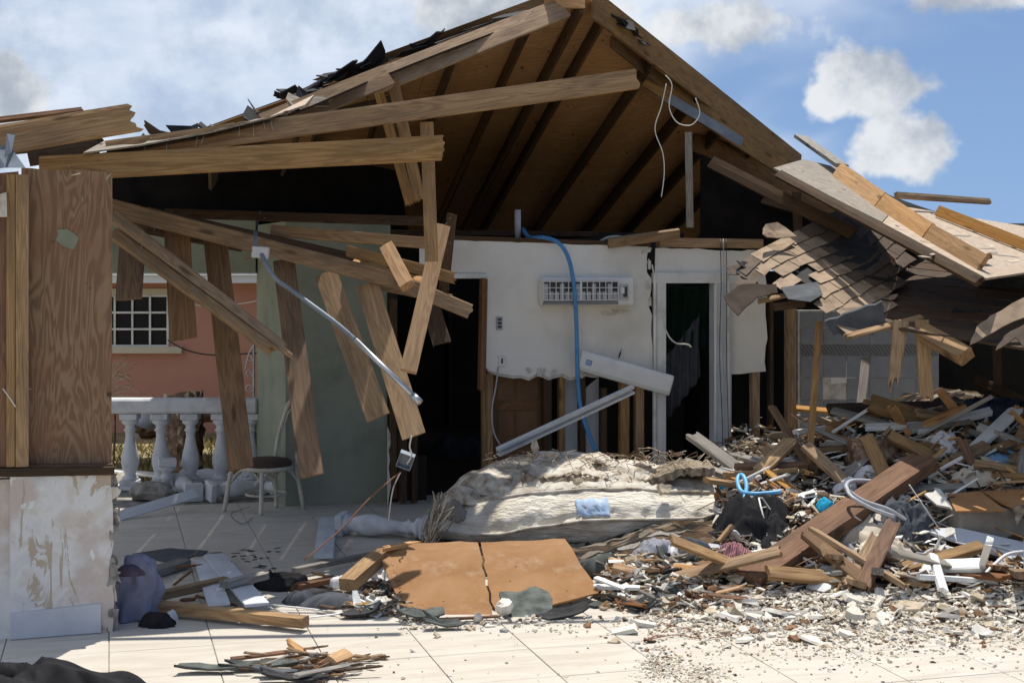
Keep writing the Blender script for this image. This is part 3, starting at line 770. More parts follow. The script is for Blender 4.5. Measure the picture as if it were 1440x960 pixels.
    slab('mortar_patch', [onB(x, y, .003) for x, y in J((1166, 508), (1206, 510), 4, 2)+J((1206, 512), (1205, 536), 3, 2)+J((1205, 538), (1172, 540), 4, 2)+J((1168, 540), (1166, 510), 3, 3)], VD*-.004, 'plaster', tw)
build_walls()

# ---- hip roof: back slope falling away from the viewer, seen from below
RS = 13.5; AP = W(816, -10, RS); SL = .277
DP = V((-.2, 1, 0)).normalized(); RP = V((DP.y, -DP.x, 0))
NB = V((DP.x*SL, DP.y*SL, 1)).normalized()
def PB(px, py): return onplane(px, py, AP, NB)
def rs(p): q = p-AP; return V((q.x, q.y, 0)).dot(RP), V((q.x, q.y, 0)).dot(DP)
def RSP(r, s, off=0.0): return AP+RP*r+DP*s+V((0, 0, -SL*s))+NB*off
def clip(poly, fn):
    out = []
    for i in range(len(poly)):
        a, b = poly[i], poly[(i+1) % len(poly)]; fa, fb = fn(a), fn(b)
        if fa >= 0: out.append(a)
        if (fa < 0) != (fb < 0):
            t = fa/(fa-fb); out.append((a[0]+(b[0]-a[0])*t, a[1]+(b[1]-a[1])*t))
    return out
def build_roof():
    roof = bpy.data.objects.new('hip_roof', None); link(roof, Matrix.Translation(AP), house)
    lr, ls = rs(PB(200, 214)); rr, rs_ = rs(PB(1128, 232))
    kl, kr = -lr/ls, rr/rs_
    SMAX = 8.4
    pw, pl = 1.22, 2.44
    for j in range(7):
        for i in range(-4, 4):
            o = (j % 2)*1.22
            q = [(i*pl+o+.003, j*pw+.003), (i*pl+o+pl-.003, j*pw+.003), (i*pl+o+pl-.003, j*pw+pw-.003), (i*pl+o+.003, j*pw+pw-.003)]
            q = clip(q, lambda p: p[0]+kl*p[1]); q = clip(q, lambda p: kr*p[1]-p[0]); q = clip(q, lambda p: SMAX-p[1])
            if len(q) < 3: continue
            slab('sheathing_panel', [RSP(r, s, .0) for r, s in q], NB*.014, 'plywood_roof', roof)
    tri = [(0, 0), (kr*SMAX, SMAX), (-kl*SMAX, SMAX)]
    slab('roofing_felt', [RSP(r, s, .018) for r, s in tri], NB*.008, 'tarpaper', roof)
    rl = [rs(PB(*p))[0] for p in ((735, 40), (812, 6), (838, 30), (877, 132), (942, 168))]
    rl += [rl[0]-.62, rl[0]-1.25, rl[0]-1.9, rl[0]-2.6, rl[0]-3.3, rl[4]+.62, rl[4]+1.25, rl[4]+1.9, rl[4]+2.5]
    for r in rl:
        s0 = max(r/kr if r > 0 else -r/kl, .05)+.05
        if s0 > SMAX-.3: continue
        a, b = RSP(r, s0, -.085), RSP(r, SMAX, -.085)
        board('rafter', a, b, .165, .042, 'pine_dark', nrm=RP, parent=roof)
    # hip edge boards
    def edge(p, q, wpx, m_, push=.0, **k):
        a, b = PB(*p), PB(*q)
        pa, pb = push if isinstance(push, tuple) else (push, push)
        a, b = W(p[0], p[1], a.y-pa), W(q[0], q[1], b.y-pb)
        return board('hip_rafter', a, b, wpx/F*(a.y+b.y)/2, .045, m_, parent=roof, **k)
    edge((792, 12), (526, 116), 33, 'pine', (.25, 3.75))
    edge((545, 106), (372, 176), 33, 'pine', (3.7, 5.7))
    edge((380, 170), (180, 232), 26, 'pine_dark', .02)
    edge((834, 6), (1124, 232), 34, 'pine', .05)
    edge((862, 50), (1120, 262), 30, 'pine_grey', .0)
    edge((902, 104), (1235, 322), 26, 'pine', (.12, 3.2))
    edge((975, 196), (1240, 338), 30, 'pine_grey', (.2, 3.0))
    edge((765, 0), (822, 2), 22, 'pine_fresh_lit', .09)
    # plywood lip and shingle edge seen along the left hip
    a, b = PB(800, -8), PB(452, 118)
    board('sheathing_edge', a+V((0, -.10, .02)), b+V((0, -.10, .02)), .25, .012, 'plywood_pale', nrm=(0, -.05, 1), parent=roof)
    fl = board('flashing', W(914, 122, PB(914, 122).y-.3), W(1044, 200, PB(1044, 200).y-1.6), .11, .006, 'steel_dull', parent=roof, nrm=(-.2, -1, .3))
    board('hanger_post', W(968, 186, 14.2), W(970, 320, 14.2), .07, .04, 'wood_grey', parent=roof)
    rnd = random.Random(3)
    for k in range(34):
        u = rnd.random()
        if rnd.random() < .85:
            px = 452+350*u if rnd.random() < .35 else 400+150*u; py = 118-(px-452)*.362 if px > 452 else 118+(452-px)*.36
            up_ = 1-3*abs(u-.5) if 470 < px < 545 else 0
            p = W(px, py-1-max(0, up_)*4, 12.0+(px-400)*.004)
        else:
            px = 850+40*u; py = 16+(px-850)*.78; p = PB(px, py-3)
        m4 = Matrix.Translation(p+V((0, rnd.uniform(-.05, .2), 0))) @ rot(rnd.uniform(-.5, .5), rnd.uniform(-.3, .55), -.36+rnd.uniform(-.3, .3) if px < 840 else .6+rnd.uniform(-.3, .3))
        v, f = flake_mesh(rnd.uniform(.10, .26), rnd.uniform(.06, .14), .012, rnd, rnd.uniform(-.02, .05), 9)
        mesh('torn_shingle', v, f, 'tarpaper', roof, m4)
build_roof()

# ================================================================== CORNER WALL STUB (left foreground)
def build_stub():
    o = G(14, 899); e = G(158, 888); ux = (e-o); L = ux.length; ux.normalize(); vy = V((-ux.y, ux.x, 0))
    def Q(px, py, off=0.0): return onplane(px, py, o-vy*off, vy)
    t = thing('corner_wall_stub', (o+e)/2, 'broken corner of wall with peeling white base and bare plywood above', 'wall')
    zt = Q(80, 667).z
    # base: slightly uneven prism with chipped top
    rnd = random.Random(2)
    ring = [o]+[o+ux*L+ux*0]+[o+ux*(L+rnd.uniform(-.015, .012))+V((0, 0, zt*k/9)) for k in range(1, 9)]
    ring += [o+ux*(L-.01)+V((0, 0, zt-.01))]+[o+ux*(L*(1-k/10))+V((0, 0, zt+rnd.uniform(-.02, .015))) for k in range(1, 10)]+[o+V((0, 0, zt))]
    slab('rendered_base', ring, vy*.5, 'peeling', t)
    # ragged exposed edge on the right arris, and worn left return
    for k in range(26):
        p = o+ux*(L+.002)+vy*rnd.uniform(-.01, .1)+V((0, 0, rnd.uniform(.02, zt-.03)))
        v, f = flake_mesh(rnd.uniform(.02, .05), rnd.uniform(.03, .08), .012, rnd, .01, 8)
        mesh('broken_edge', v, f, 'concrete' if k % 3 else 'plaster_core', t, Matrix.Translation(p) @ rot(math.atan2(ux.y, ux.x), math.pi/2+rnd.uniform(-.3, .3), rnd.uniform(-.5, .5)))
    box('rendered_return', o+ux*(-.22)+vy*.03, ux*.22, vy*.3, V((0, 0, zt*.98)), 'peeling', t)
    pa, pb = Q(15, 898, .012), Q(142, 890, .012); hz = Q(80, 852).z
    slab('baseboard', [V((pa.x, pa.y, .004)), V((pb.x, pb.y, .004)), V((pb.x, pb.y, hz)), V((pa.x, pa.y, hz-.02))], vy*.011, 'paint_bluegrey_shade', t)
    # sill plates
    board('sill_plate', Q(-30, 663, -.06), Q(160, 660, -.06), .05, .16, 'pine_dark', nrm=-vy, parent=t)
    board('sill_plate', Q(-30, 656, -.09), Q(158, 654, -.09), .03, .12, 'wood_red', nrm=-vy, parent=t)
    # plywood sheet with sawn edge, studs in front
    def Pl(px, py): return Q(px, py, -.10)
    sh = [Pl(30, 236)]+J2((30, 236), (158, 243), 6, 1.5, Pl)+[Pl(158, 243)]+J2((158, 243), (157, 652), 16, .8, Pl)+[Pl(157, 652), Pl(30, 652)]
    m4 = None
    ply = slab('plywood_sheet', sh, vy*.018, 'plywood_wall', t)
    slab('plywood_sheet', [Pl(-40, 247), Pl(26, 241), Pl(26, 652), Pl(-40, 652)], vy*.018, 'plywood_wall', t)
    pc = Q(94, 336, -.094)
    v, f = flake_mesh(.07, .06, .004, rnd, 0, 9); mesh('paint_patch', v, f, 'green_paint', t, Matrix.Translation(pc) @ Matrix.Rotation(math.atan2(ux.y, ux.x), 4, 'Z') @ Matrix.Rotation(math.pi/2, 4, 'X'))
    for x0, wp in ((15, 11), (31, 17)):
        a, b = Q(x0, 246, -.04), Q(x0, 655, -.04)
        board('stud', a, b, wp/F*8.75, .09, 'pine', nrm=-vy, parent=t)
    board('stud', Q(2, 262, -.05), Q(2, 655, -.05), .07, .09, 'wood_red', nrm=-vy, parent=t)
    for (a, b) in (((100, 247), (113, 244)), ((150, 252), (154, 246)), ((116, 275), (116, 283)), ((36, 545), (44, 547))):
        tube('splinter', [Q(a[0], a[1], -.085), Q(b[0], b[1], -.075)], .004, 'chip_tan', t, smooth_path=False, sides=4)
    tube('loose_tie', [Q(4, 546, .02), Q(14, 560, .03), Q(22, 572, .02)], .004, 'wire_white', t)
    slab('foam_lump', [Q(-6, 275, .02), Q(9, 270, .02), Q(10, 305, .02), Q(-6, 305, .02)], vy*.06, 'plaster_core', t)
    # crumpled pale flashing on top
    fl = thing('crumpled_flashing', Q(10, 236), 'crumpled pale metal flashing on top of the plywood corner', 'flashing')
    for (a, b, c, d) in (((-10, 238), (8, 236), (14, 205), (-10, 205)), ((8, 236), (36, 236), (20, 214), (14, 200)), ((6, 222), (16, 215), (21, 190), (10, 188))):
        slab('sheet', [Q(a[0], a[1], .03+.02*rnd.random()), Q(b[0], b[1], .06), Q(c[0], c[1], -.02), Q(d[0], d[1], .02*rnd.random())], vy*.006, 'steel_dull', fl)
def J2(p, q, n, amp, fn): return [fn(*a) for a in J(p, q, n, amp)][1:]
build_stub()

# ================================================================== LEFT ROOF WRECKAGE
def build_left_roof():
    rnd = random.Random(8)
    t = thing('collapsed_porch_roof', W(300, 200, 11.5), 'sagging torn porch roof edge with ragged shingles above the left beams', 'roof')
    # warped sheathing from front edge to hip, carried on unseen to shade the porch
    fe = [(120, 222, 9.75), (200, 211, 9.85), (300, 192, 10.0), (380, 172, 10.15), (430, 155, 10.4), (520, 116, 11.3), (620, 76, 12.0), (720, 38, 13.0)]
    bxy = [(-3.6, 16.3), (-3.0, 16.0), (-2.5, 15.8), (-2.0, 15.4), (-1.6, 15.1), (-1.05, 14.8), (-.6, 14.5), (-.1, 14.2)]
    bp = []
    for x, y in bxy:
        q = V((x, y, 0))-V((AP.x, AP.y, 0)); bp.append(V((x, y, AP.z-SL*q.dot(DP)-.12)))
    n = len(fe); top = []
    for k in range(n-1):
        a, b, c, d = W(*fe[k]), W(*fe[k+1]), bp[k+1], bp[k]
        g = .004
        e0, e1 = b+(a-b).normalized()*g, c+(d-c).normalized()*g
        cuts = ((0, .12), (.25, 1)) if k == 4 else ((0, 1),)          # gap added so sunlight reaches a hanging board
        for f0, f1 in cuts:
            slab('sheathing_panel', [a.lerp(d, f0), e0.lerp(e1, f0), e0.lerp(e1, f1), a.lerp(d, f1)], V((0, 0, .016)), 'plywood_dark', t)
    # pale bent plywood lip along the front edge
    n = 5
    for k in range(n-1):
        a, b = W(*fe[k]), W(*fe[k+1]); up = V((0, .45, .10))
        slab('plywood_lip', [a+V((0, -.05, .02)), b+V((0, -.05, .02)), b+up+V((0, 0, rnd.uniform(-.02, .06))), (a+b)/2+up*1.2, a+up+V((0, 0, rnd.uniform(-.02, .05)))], V((0, 0, .012)), 'plywood_pale' if k == 3 else 'plywood_grey', t)
    for k in range(34):
        u = rnd.random(); i = min(n-2, int(u*(n-1))); f = u*(n-1)-i
        p = W(*fe[i]).lerp(W(*fe[i+1]), f)+V((0, rnd.uniform(.5, 1.6), 0)); p.z += .07+(p.y-10)*.09
        v, fc = flake_mesh(rnd.uniform(.07, .22), rnd.uniform(.05, .13), .012, rnd, rnd.uniform(-.02, .10), 8)
        mesh('torn_shingle', v, fc, 'tarpaper' if rnd.random() < .55 else rnd.choice(('shingle_dark', 'plywood_grey')), t, Matrix.Translation(p) @ rot(rnd.uniform(-.6, .6), rnd.uniform(-.1, .9), rnd.uniform(-.35, .35)))
    for k in range(12):
        u = rnd.random(); i = min(n-2, int(u*(n-1))); f = u*(n-1)-i
        p = W(*fe[i]).lerp(W(*fe[i+1]), f)+V((0, -.04, .01))
        tube('nail', [p, p+V((rnd.uniform(-.02, .03), -.01, -rnd.uniform(.05, .09)))], .002, 'steel', t, smooth_path=False, sides=4)
    # joists under it, dark
    for a, b in (((210, 236, 11.4), (560, 140, 12.8)), ((180, 240, 12.8), (520, 150, 13.8)), ((300, 214, 11.3), (300, 260, 14.4)), ((420, 186, 11.8), (400, 240, 14.6))):
        BP('joist', a, b, 18, 'pine_dark', parent=t)
    # roof skin left of the porch, out to the broken gable board
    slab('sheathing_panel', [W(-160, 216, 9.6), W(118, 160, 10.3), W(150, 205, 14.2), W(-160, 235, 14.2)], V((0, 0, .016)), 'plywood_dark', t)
    # the two long fallen beams and the broken gable board
    BP('broken_beam', (-40, 204, 9.3), (197, 164, 9.75), 42, 'pine', .045, j=(0, .10), label='thick splintered beam end jutting over the plywood corner against the sky', cat='beam')
    BP('roof_plank', (-30, 172, 9.7), (118, 155, 10.2), 9, 'wood_red', .03, label='thin red-brown plank edge above the splintered beam at far left', cat='plank', nrm=(0, -1, .5))
    BP('blocking_board', (40, 222, 10.1), (138, 208, 10.3), 24, 'pine_dark', .04, label='dark short board under the splintered beam end', cat='board')
    BP('porch_beam', (56, 238, 9.7), (625, 208, 9.95), 35, 'pine', .045, j=(0, .05), label='long beam with splintered end running right from the plywood corner', cat='beam', seg=6, twist=.02)
    BP('fallen_beam', (150, 213, 10.0), (898, 111, 10.5), 29, 'pine', .045, label='longest beam slanting up across the open gable', cat='beam', seg=6, bend=-.02)
    BP('beam_filler', (140, 232, 10.6), (300, 226, 10.8), 20, 'pine_dark', .04, label='dark board tucked behind the left ends of the long beams', cat='board')
build_left_roof()

# ================================================================== HANGING JOISTS AND CEILING BOARDS
def build_hanging():
    g1 = 'collapsed ceiling joists'
    BP('ceiling_joist', (150, 290, 10.55), (585, 402, 11.25), 23, 'pine', label='long diagonal joist sloping down right from the plywood corner', cat='joist', group=g1, seg=5)
    BP('ceiling_joist', (560, 396, 11.15), (666, 440, 11.20), 21, 'pine', j=(0, .03), label='lowest joist end sticking out beside the dark doorway', cat='joist', group=g1, nrm=(.1, -1, .4))
    BP('ceiling_joist', (487, 352, 11.20), (643, 392, 11.15), 16, 'pine', j=(.02, .03), label='second joist end above the lowest, pointing at the doorway', cat='joist', group=g1)
    BP('ceiling_joist', (380, 324, 11.55), (627, 344, 11.60), 16, 'pine', label='nearly level joist crossing behind the upright post', cat='joist', group=g1)
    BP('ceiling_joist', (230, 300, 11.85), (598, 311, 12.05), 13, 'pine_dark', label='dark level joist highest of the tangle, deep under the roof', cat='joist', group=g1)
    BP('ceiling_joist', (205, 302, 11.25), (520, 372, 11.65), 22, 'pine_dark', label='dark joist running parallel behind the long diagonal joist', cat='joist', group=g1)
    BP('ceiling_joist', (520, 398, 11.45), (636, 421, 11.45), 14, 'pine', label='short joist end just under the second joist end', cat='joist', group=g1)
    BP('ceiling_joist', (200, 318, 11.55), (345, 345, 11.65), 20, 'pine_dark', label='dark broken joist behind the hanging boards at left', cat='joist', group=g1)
    BP('lit_batten', (496, 368, 11.40), (600, 396, 11.20), 13, 'pine_fresh_lit', .02, nrm=(0, -.6, 1), label='sunlit flat batten lying among the joist ends', cat='batten')
    BP('short_block', (544, 347, 11.00), (573, 402, 10.65), 20, 'pine_fresh_lit', .07, nrm=(-.3, -.7, .5), label='short sunlit block of lumber leaning on the joist ends', cat='lumber block')
    # posts
    BP('upright_post', (600, 172, 10.40), (607, 368, 10.40), 18, 'pine', .05, label='upright post hanging from the splintered long beam', cat='post')
    BP('leaning_post', (622, 318, 10.75), (574, 522, 10.20), 23, 'pine_fresh_lit', .06, nrm=(.2, -.8, .5), label='leaning post with sunlit bands crossing the joist ends', cat='post')
    BP('roof_strut', (552, 112, 11.65), (592, 288, 11.55), 16, 'pine', .05, j=(0, .04), label='right one of two broken struts hanging under the left hip', cat='strut')
    BP('roof_strut', (531, 122, 11.85), (577, 288, 11.75), 14, 'pine', .05, j=(0, .04), label='left one of two broken struts hanging under the left hip', cat='strut')
    BP('dark_strut', (636, 300, 11.45), (622, 420, 11.45), 14, 'pine_dark', .05, label='dark strut standing behind the leaning post', cat='strut')
    # ceiling boards hanging from the joists, lower ends swung towards the viewer
    g2 = 'boards hanging from the fallen ceiling joists'
    hb = [((190, 300, 10.90), (181, 421, 10.35), 36, 'pine_grey', 'short wide hanging board nearest the plywood corner with sunlit bottom edge', .01),
          ((249, 318, 10.95), (258, 477, 10.40), 37, 'pine_grey', 'hanging board over the barred window with sunlit bottom edge', 0),
          ((302, 330, 11.15), (339, 659, 10.15), 34, 'pine_grey', 'longest hanging board reaching down over the chair, all in shade', 0),
          ((399, 365, 11.15), (438, 669, 10.05), 32, 'pine_grey', 'hanging board beside the chair back with two sunlit bands', 0),
          ((458, 384, 11.20), (532, 587, 10.50), 33, 'pine', 'hanging board with row of nail holes in front of the green wall', 0),
          ((516, 400, 11.20), (582, 613, 10.45), 33, 'pine', 'hanging board with oval grain left of the dark doorway', 0),
          ((600, 412, 11.55), (622, 484, 11.25), 26, 'pine_dark', 'short dark hanging board behind the leaning post', .02)]
    for a, b, wpx, m_, lab, jj in hb:
        BP('hanging_board', a, b, wpx, m_, .022, j=(0, jj), label=lab, cat='board', group=g2, nrm=(.05, -1, .0), seg=4, bend=.01)
    # splintered split joist
    BP('split_joist', (158, 303, 10.25), (413, 499, 9.90), 19, 'pine', .05, j=(0, .16), label='upper half of a split joist with sharp splintered tip', cat='joist', nrm=(.1, -.8, .6), taper=.7)
    BP('split_joist', (158, 328, 10.20), (384, 494, 9.85), 16, 'pine', .05, j=(0, .05), label='lower half of a split joist ending bluntly', cat='joist', nrm=(.1, -.8, .6), taper=.85)
    # conduit with box
    c = thing('electrical_conduit', W(372, 360, 10.350), 'bent grey conduit hanging from a junction box across the boards', 'conduit')
    tube('pipe', [W(359, 325, 10.550), W(359, 345, 10.450)], .016, 'steel_dull', c, smooth_path=False)
    tube('pipe', [W(368, 358, 10.350), W(374, 372, 10.300), W(388, 392, 10.250), W(410, 408, 10.200), W(470, 452, 10.050), W(500, 478, 10.000)], .017, 'steel_dull', c)
    tube('pipe', [W(500, 478, 10.000), W(588, 563, 9.800)], .019, 'steel', c, smooth_path=False, sides=10)
    tube('pipe_collar', [W(580, 555.5, 9.820), W(591, 566, 9.795)], .026, 'steel', c, smooth_path=False, sides=10)
    box('junction_box', W(353, 362, 10.350), V((.12, 0, -.02)), V((0, .06, 0)), V((.0, 0, .085)), 'paint_bluegrey_shade', c, bev=.006)
    for q in (((355, 352), (345, 366)), ((372, 362), (366, 378)), ((352, 362), (342, 370))):
        tube('wire', [W(*q[0], 10.330), W((q[0][0]+q[1][0])/2-3, (q[0][1]+q[1][1])/2, 10.300), W(*q[1], 10.300)], .004, 'wire_copper', c, sides=5)
    # hanging outlet box with wires
    b = thing('dangling_outlet_box', W(572, 655, 10.350), 'metal outlet box dangling on wires below the hanging board', 'outlet box')
    o = W(556, 655, 10.350); m3 = Matrix.Rotation(.35, 3, 'Y') @ Matrix.Rotation(.3, 3, 'X')
    for q, (p0, x, y, z) in enumerate(((V((0, 0, 0)), V((.11, 0, 0)), V((0, .05, 0)), V((0, 0, .006))), (V((0, 0, .11)), V((.11, 0, 0)), V((0, .05, 0)), V((0, 0, .006))),
                                       (V((0, 0, 0)), V((.006, 0, 0)), V((0, .05, 0)), V((0, 0, .11))), (V((.105, 0, 0)), V((.006, 0, 0)), V((0, .05, 0)), V((0, 0, .11))), (V((0, .05, 0)), V((.11, 0, 0)), V((0, .006, 0)), V((0, 0, .116))))):
        box('box_side', o+m3 @ p0, m3 @ x, m3 @ y, m3 @ z, 'steel_dull', b)
    tube('wire', [W(579, 612, 10.300), W(576, 628, 10.300), W(579, 640, 10.300), W(572, 652, 10.350)], .006, 'wire_white', b)
    tube('wire', [W(563, 664, 10.350), W(552, 690, 10.450), W(546, 735, 10.650)], .005, 'wire_white', b)
    tube('wire', [W(562, 664, 10.350), W(520, 700, 10.150), W(478, 745, 9.950), W(428, 787, 9.750)], .005, 'wire_copper', b)
    # cables on the right hip
    c1 = tube('hanging_cable', [W(937, 118, 12.8), W(930, 150, 12.8), W(921, 182, 12.8), W(932, 215, 12.8), W(934, 245, 12.8), W(930, 277, 12.8)], .0045, 'wire_white')
    tag(c1, 'white cable dangling straight down in the open gable', 'cable')
    c2 = tube('looped_cable', [W(936, 106, 12.9), W(945, 120, 12.9), W(941, 150, 12.9), W(952, 172, 12.9), W(972, 176, 12.9), W(984, 160, 12.9), W(978, 138, 12.9)], .005, 'wire_white')
    tag(c2, 'white cable loop hooked over the right hip rafter', 'cable')
build_hanging()

def build_nails():
    rnd = random.Random(14)
    for o in [o for o in bpy.data.objects if o.type == 'MESH' and 'category' in o and o['category'] in ('beam', 'joist', 'post', 'strut') and o.parent is None]:
        L = max(v.co.x for v in o.data.vertices); wd = max(v.co.y for v in o.data.vertices); th = max(v.co.z for v in o.data.vertices)
        m4 = WM[o]
        for k in range(4):
            x = rnd.choice((rnd.uniform(.02, .12), rnd.uniform(.85, .97), rnd.random()))*L
            a = m4 @ V((x, rnd.uniform(-.8, .8)*wd, th-.01)); b = a+(m4.to_3x3() @ V((rnd.uniform(-.03, .03), rnd.uniform(-.03, .03), rnd.uniform(.03, .07))))
            tube('nail', [a, b], .0024, 'steel_dull', o, smooth_path=False, sides=4)
build_nails()

# ================================================================== THINGS ON THE WALL
def build_wall_things():
    t = thing('air_conditioner', onW(818, 432, .1), 'white wall air conditioner with cover off showing its grille', 'air conditioner')
    x, z = UD, V((0, 0, 1))
    def q(px, py, off): return onW(px, py, off)
    o = q(756, 430, 0); e = q(885, 430, 0); wd = (e-o).length; hh = q(756, 390, 0).z-o.z
    box('housing', o-VD*.155, x*wd, VD*.153, z*hh, 'plastic_white', t, bev=.018)
    f = q(756, 430, .17)
    X0 = .03; GW = wd*.80
    pl = box('filter_recess', f+x*(.06)+z*(.055), x*GW, VD*.02, z*(hh-.10), 'plastic_dark', t)
    n = 12
    for k in range(n+1):
        if k == 6: wbar = .02
        else: wbar = .006
        box('grille_bar', f+x*(.06+GW*k/n-wbar/2)+z*.055-VD*.008, x*wbar, VD*.01, z*(hh-.10), 'plastic_white', t)
    for k in range(4):
        box('grille_rib', f+x*.06+z*(.055+(hh-.10)*k/3-.003)-VD*.012, x*GW, VD*.01, z*.007, 'plastic_white', t)
    for k in range(14): box('fin_panel', f+x*(.064+GW*k/14)+z*.06-VD*.002, x*(GW/14-.012), VD*.004, z*((hh-.11)*(.45 if k % 3 else .9)), 'plastic_grey', t)
    lv = box('louvre', f+x*.06+z*.008-VD*.006, x*GW, VD*.02, z*.032, 'plastic_dark', t)
    for k in range(3): box('vane', f+x*.06+z*(.010+.010*k)-VD*.014, x*GW, VD*.008, z*.003, 'plastic_white', lv)
    box('control_panel', f+x*(.06+GW+.02)+z*.06-VD*.004, x*.09, VD*.01, z*(hh-.13), 'plastic_grey', t)
    box('receiver_window', f+x*(.06+GW+.055)+z*(hh*.3)-VD*.012, x*.04, VD*.01, z*.10, 'plastic_dark', t)
    box('sticker', f+x*(.06+GW+.03)+z*(hh*.42)-VD*.014, x*.035, VD*.004, z*.06, 'plastic_white', t)
    # switch box and socket
    s = thing('wall_outlet', onW(702, 465, .02), 'grey wall outlet without cover left of the air conditioner', 'outlet')
    o = onW(698, 464, .02); box('back_box', o, x*.065, VD*.02, z*.13, 'plastic_grey', s, bev=.004)
    for k in range(3): box('socket', o+x*.015+z*(.02+.036*k)-VD*.006, x*.036, VD*.008, z*.024, 'plastic_dark', s)
    s = thing('wall_switch', onW(706, 515, .02), 'small white switch plate at the torn bottom edge of the plaster', 'switch')
    o = onW(701, 515, .018); box('plate', o, x*.072, VD*.016, z*.105, 'plastic_white', s, bev=.004); box('rocker', o+x*.028+z*.028-VD*.006, x*.016, VD*.008, z*.05, 'plastic_dark', s)
    c = tube('switch_cable', [onW(701, 516, .02), onW(697, 545, .05), onW(692, 575, .06), onW(694, 605, .06), onW(703, 625, .08)], .008, 'plastic_grey'); tag(c, 'grey cable curving down from the small switch plate', 'cable')
    # tag stuck on the wall
    p = onW(872, 498, .012); v, f2 = flake_mesh(.012, .055, .004, RND, 0, 6)
    tg = thing('wall_clip', p, 'small dark striped clip stuck on the plaster below the air conditioner', 'clip')
    m4 = Matrix.Translation(p) @ Matrix.Rotation(.276, 4, 'Z') @ Matrix.Rotation(math.pi/2, 4, 'X') @ Matrix.Rotation(-.28, 4, 'Z')
    mesh('body', v, f2, 'plastic_dark', tg, m4)
    for k in range(3): v, f2 = flake_mesh(.008, .006, .006, RND, 0, 6); mesh('mark', v, f2, 'chip_tan', tg, m4 @ Matrix.Translation(V((0, -.03+.03*k, .003))))
    # fallen front cover, leaning off the wall
    cv = thing('fallen_cover', onW(880, 540, .2), 'long white air conditioner cover hanging tilted below the unit', 'cover')
    a, b = onW(816, 507, .22), onW(945, 543, .30)
    d = (b-a); wv = V((-.28, 0, -1)); wv = (wv-d.normalized()*wv.dot(d.normalized())).normalized()
    n = d.cross(wv).normalized(); n = n if n.y < 0 else -n
    prof = [(-.105, .05), (-.10, .02), (-.06, .0), (.06, .0), (.095, .015), (.105, .05)]
    vs_, fs = [], []
    for k in range(2):
        for (s, r) in prof: vs_.append(a+d*k+wv*s-n*r)
        for (s, r) in prof: vs_.append(a+d*k+wv*s*.95-n*(r+.006))
    m = len(prof)
    for i in range(m-1): fs += [(i, i+1, 2*m+i+1, 2*m+i), (m+i, 3*m+i, 3*m+i+1, m+i+1)]
    fs += [(0, 2*m, 3*m, m), (m-1, 2*m-1, 4*m-1, 3*m-1)]+[(i, m+i, m+i+1, i+1) for i in range(m-1)]+[(2*m+i, 2*m+i+1, 3*m+i+1, 3*m+i) for i in range(m-1)]
    v2, Mx = localize(vs_); mesh('shell', v2, fs, 'plastic_white', cv, Mx)
    slab('end_cap', [vs_[2*m+i] for i in range(m)], d.normalized()*-.01, 'plastic_white', cv)
    lo = a+d*.06-wv*.03+n*.003
    slab('blue_label', [lo, lo+d.normalized()*.06, lo+d.normalized()*.06+wv*.05, lo+wv*.05], n*.002, 'blue_pipe', cv)
    for k in range(2): slab('label_print', [lo+d.normalized()*(.008)+wv*(.012+.018*k)+n*.0025, lo+d.normalized()*.05+wv*(.012+.018*k)+n*.0025, lo+d.normalized()*.05+wv*(.018+.018*k)+n*.0025, lo+d.normalized()*.008+wv*(.018+.018*k)+n*.0025], n*.001, 'plastic_white', cv)
    # metal channel
    ch = thing('metal_channel', W(790, 592, 13.4), 'long white metal channel leaning diagonally across the studs', 'channel')
    a, b = W(698, 634, 12.95), W(888, 546, 13.75); dn = (b-a).normalized(); pv = V((0, -.3, 1)); pv = (pv-dn*pv.dot(dn)).normalized(); fw = dn.cross(pv); fw = fw if fw.y < 0 else -fw
    for off, hgt, dep, m_ in ((-.04, .02, .05, 'paint_white'), (-.02, .035, .012, 'plastic_grey'), (.015, .025, .05, 'paint_white')):
        box('flange' if dep > .02 else 'web', a+pv*off+fw*0, (b-a), pv*hgt, fw*dep, m_, ch)
    # blue hose over the wall
    hse = tube('blue_hose', [onW(735, 322, -.35), onW(745, 334, -.1), onW(765, 334, .05), onW(786, 342, .15), onW(800, 365, .2), onW(808, 410, .21), onW(811, 470, .22), onW(812, 520, .22), onW(816, 570, .25), onW(826, 605, .3), onW(838, 634, .35)], .021, 'blue_pipe', sides=10)
    tag(hse, 'long blue hose hanging over the plaster wall in front of the air conditioner', 'hose')
    pv = tube('vent_pipe', [onW(728, 340, -.3), onW(728, 295, -.3)], .032, 'plastic_grey', smooth_path=False, sides=12); tag(pv, 'short grey vent pipe standing up behind the plaster wall top', 'pipe')
    c = tube('wall_top_cable', [onW(840, 342, -.2), onW(855, 334, -.15), onW(872, 333, -.1), onW(885, 338, -.1)], .014, 'plastic_grey'); tag(c, 'grey cable arching over the plaster wall top', 'cable')
    c = tube('door_cable', [onW(917, 372, .02), onW(922, 400, .06), onW(930, 440, .10), onW(938, 468, .12), onW(950, 482, .14), onW(966, 484, .14), onW(972, 488, .14)], .008, 'wire_white'); tag(c, 'thin white cable curling in front of the white door opening', 'cable')
    for k, x0 in enumerate((1013, 1017, 1021)):
        c = tube('casing_cable', [onW(x0, 336, .05), onW(x0+1, 400, .2), onW(x0-1+k, 500, .2), onW(x0+3, 600, .2), onW(x0+2+k, 655, .22)], .004, 'wire_black' if k != 1 else 'plastic_grey'); tag(c, ('left', 'middle', 'right')[k]+' one of three thin cables down the right door casing', 'cable')
    BP('wall_top_board', (855, 342, 14.2), (955, 328, 14.3), 8, 'pine', .1, nrm=(0, -.4, 1), label='loose board lying along the top of the plaster wall', cat='board')
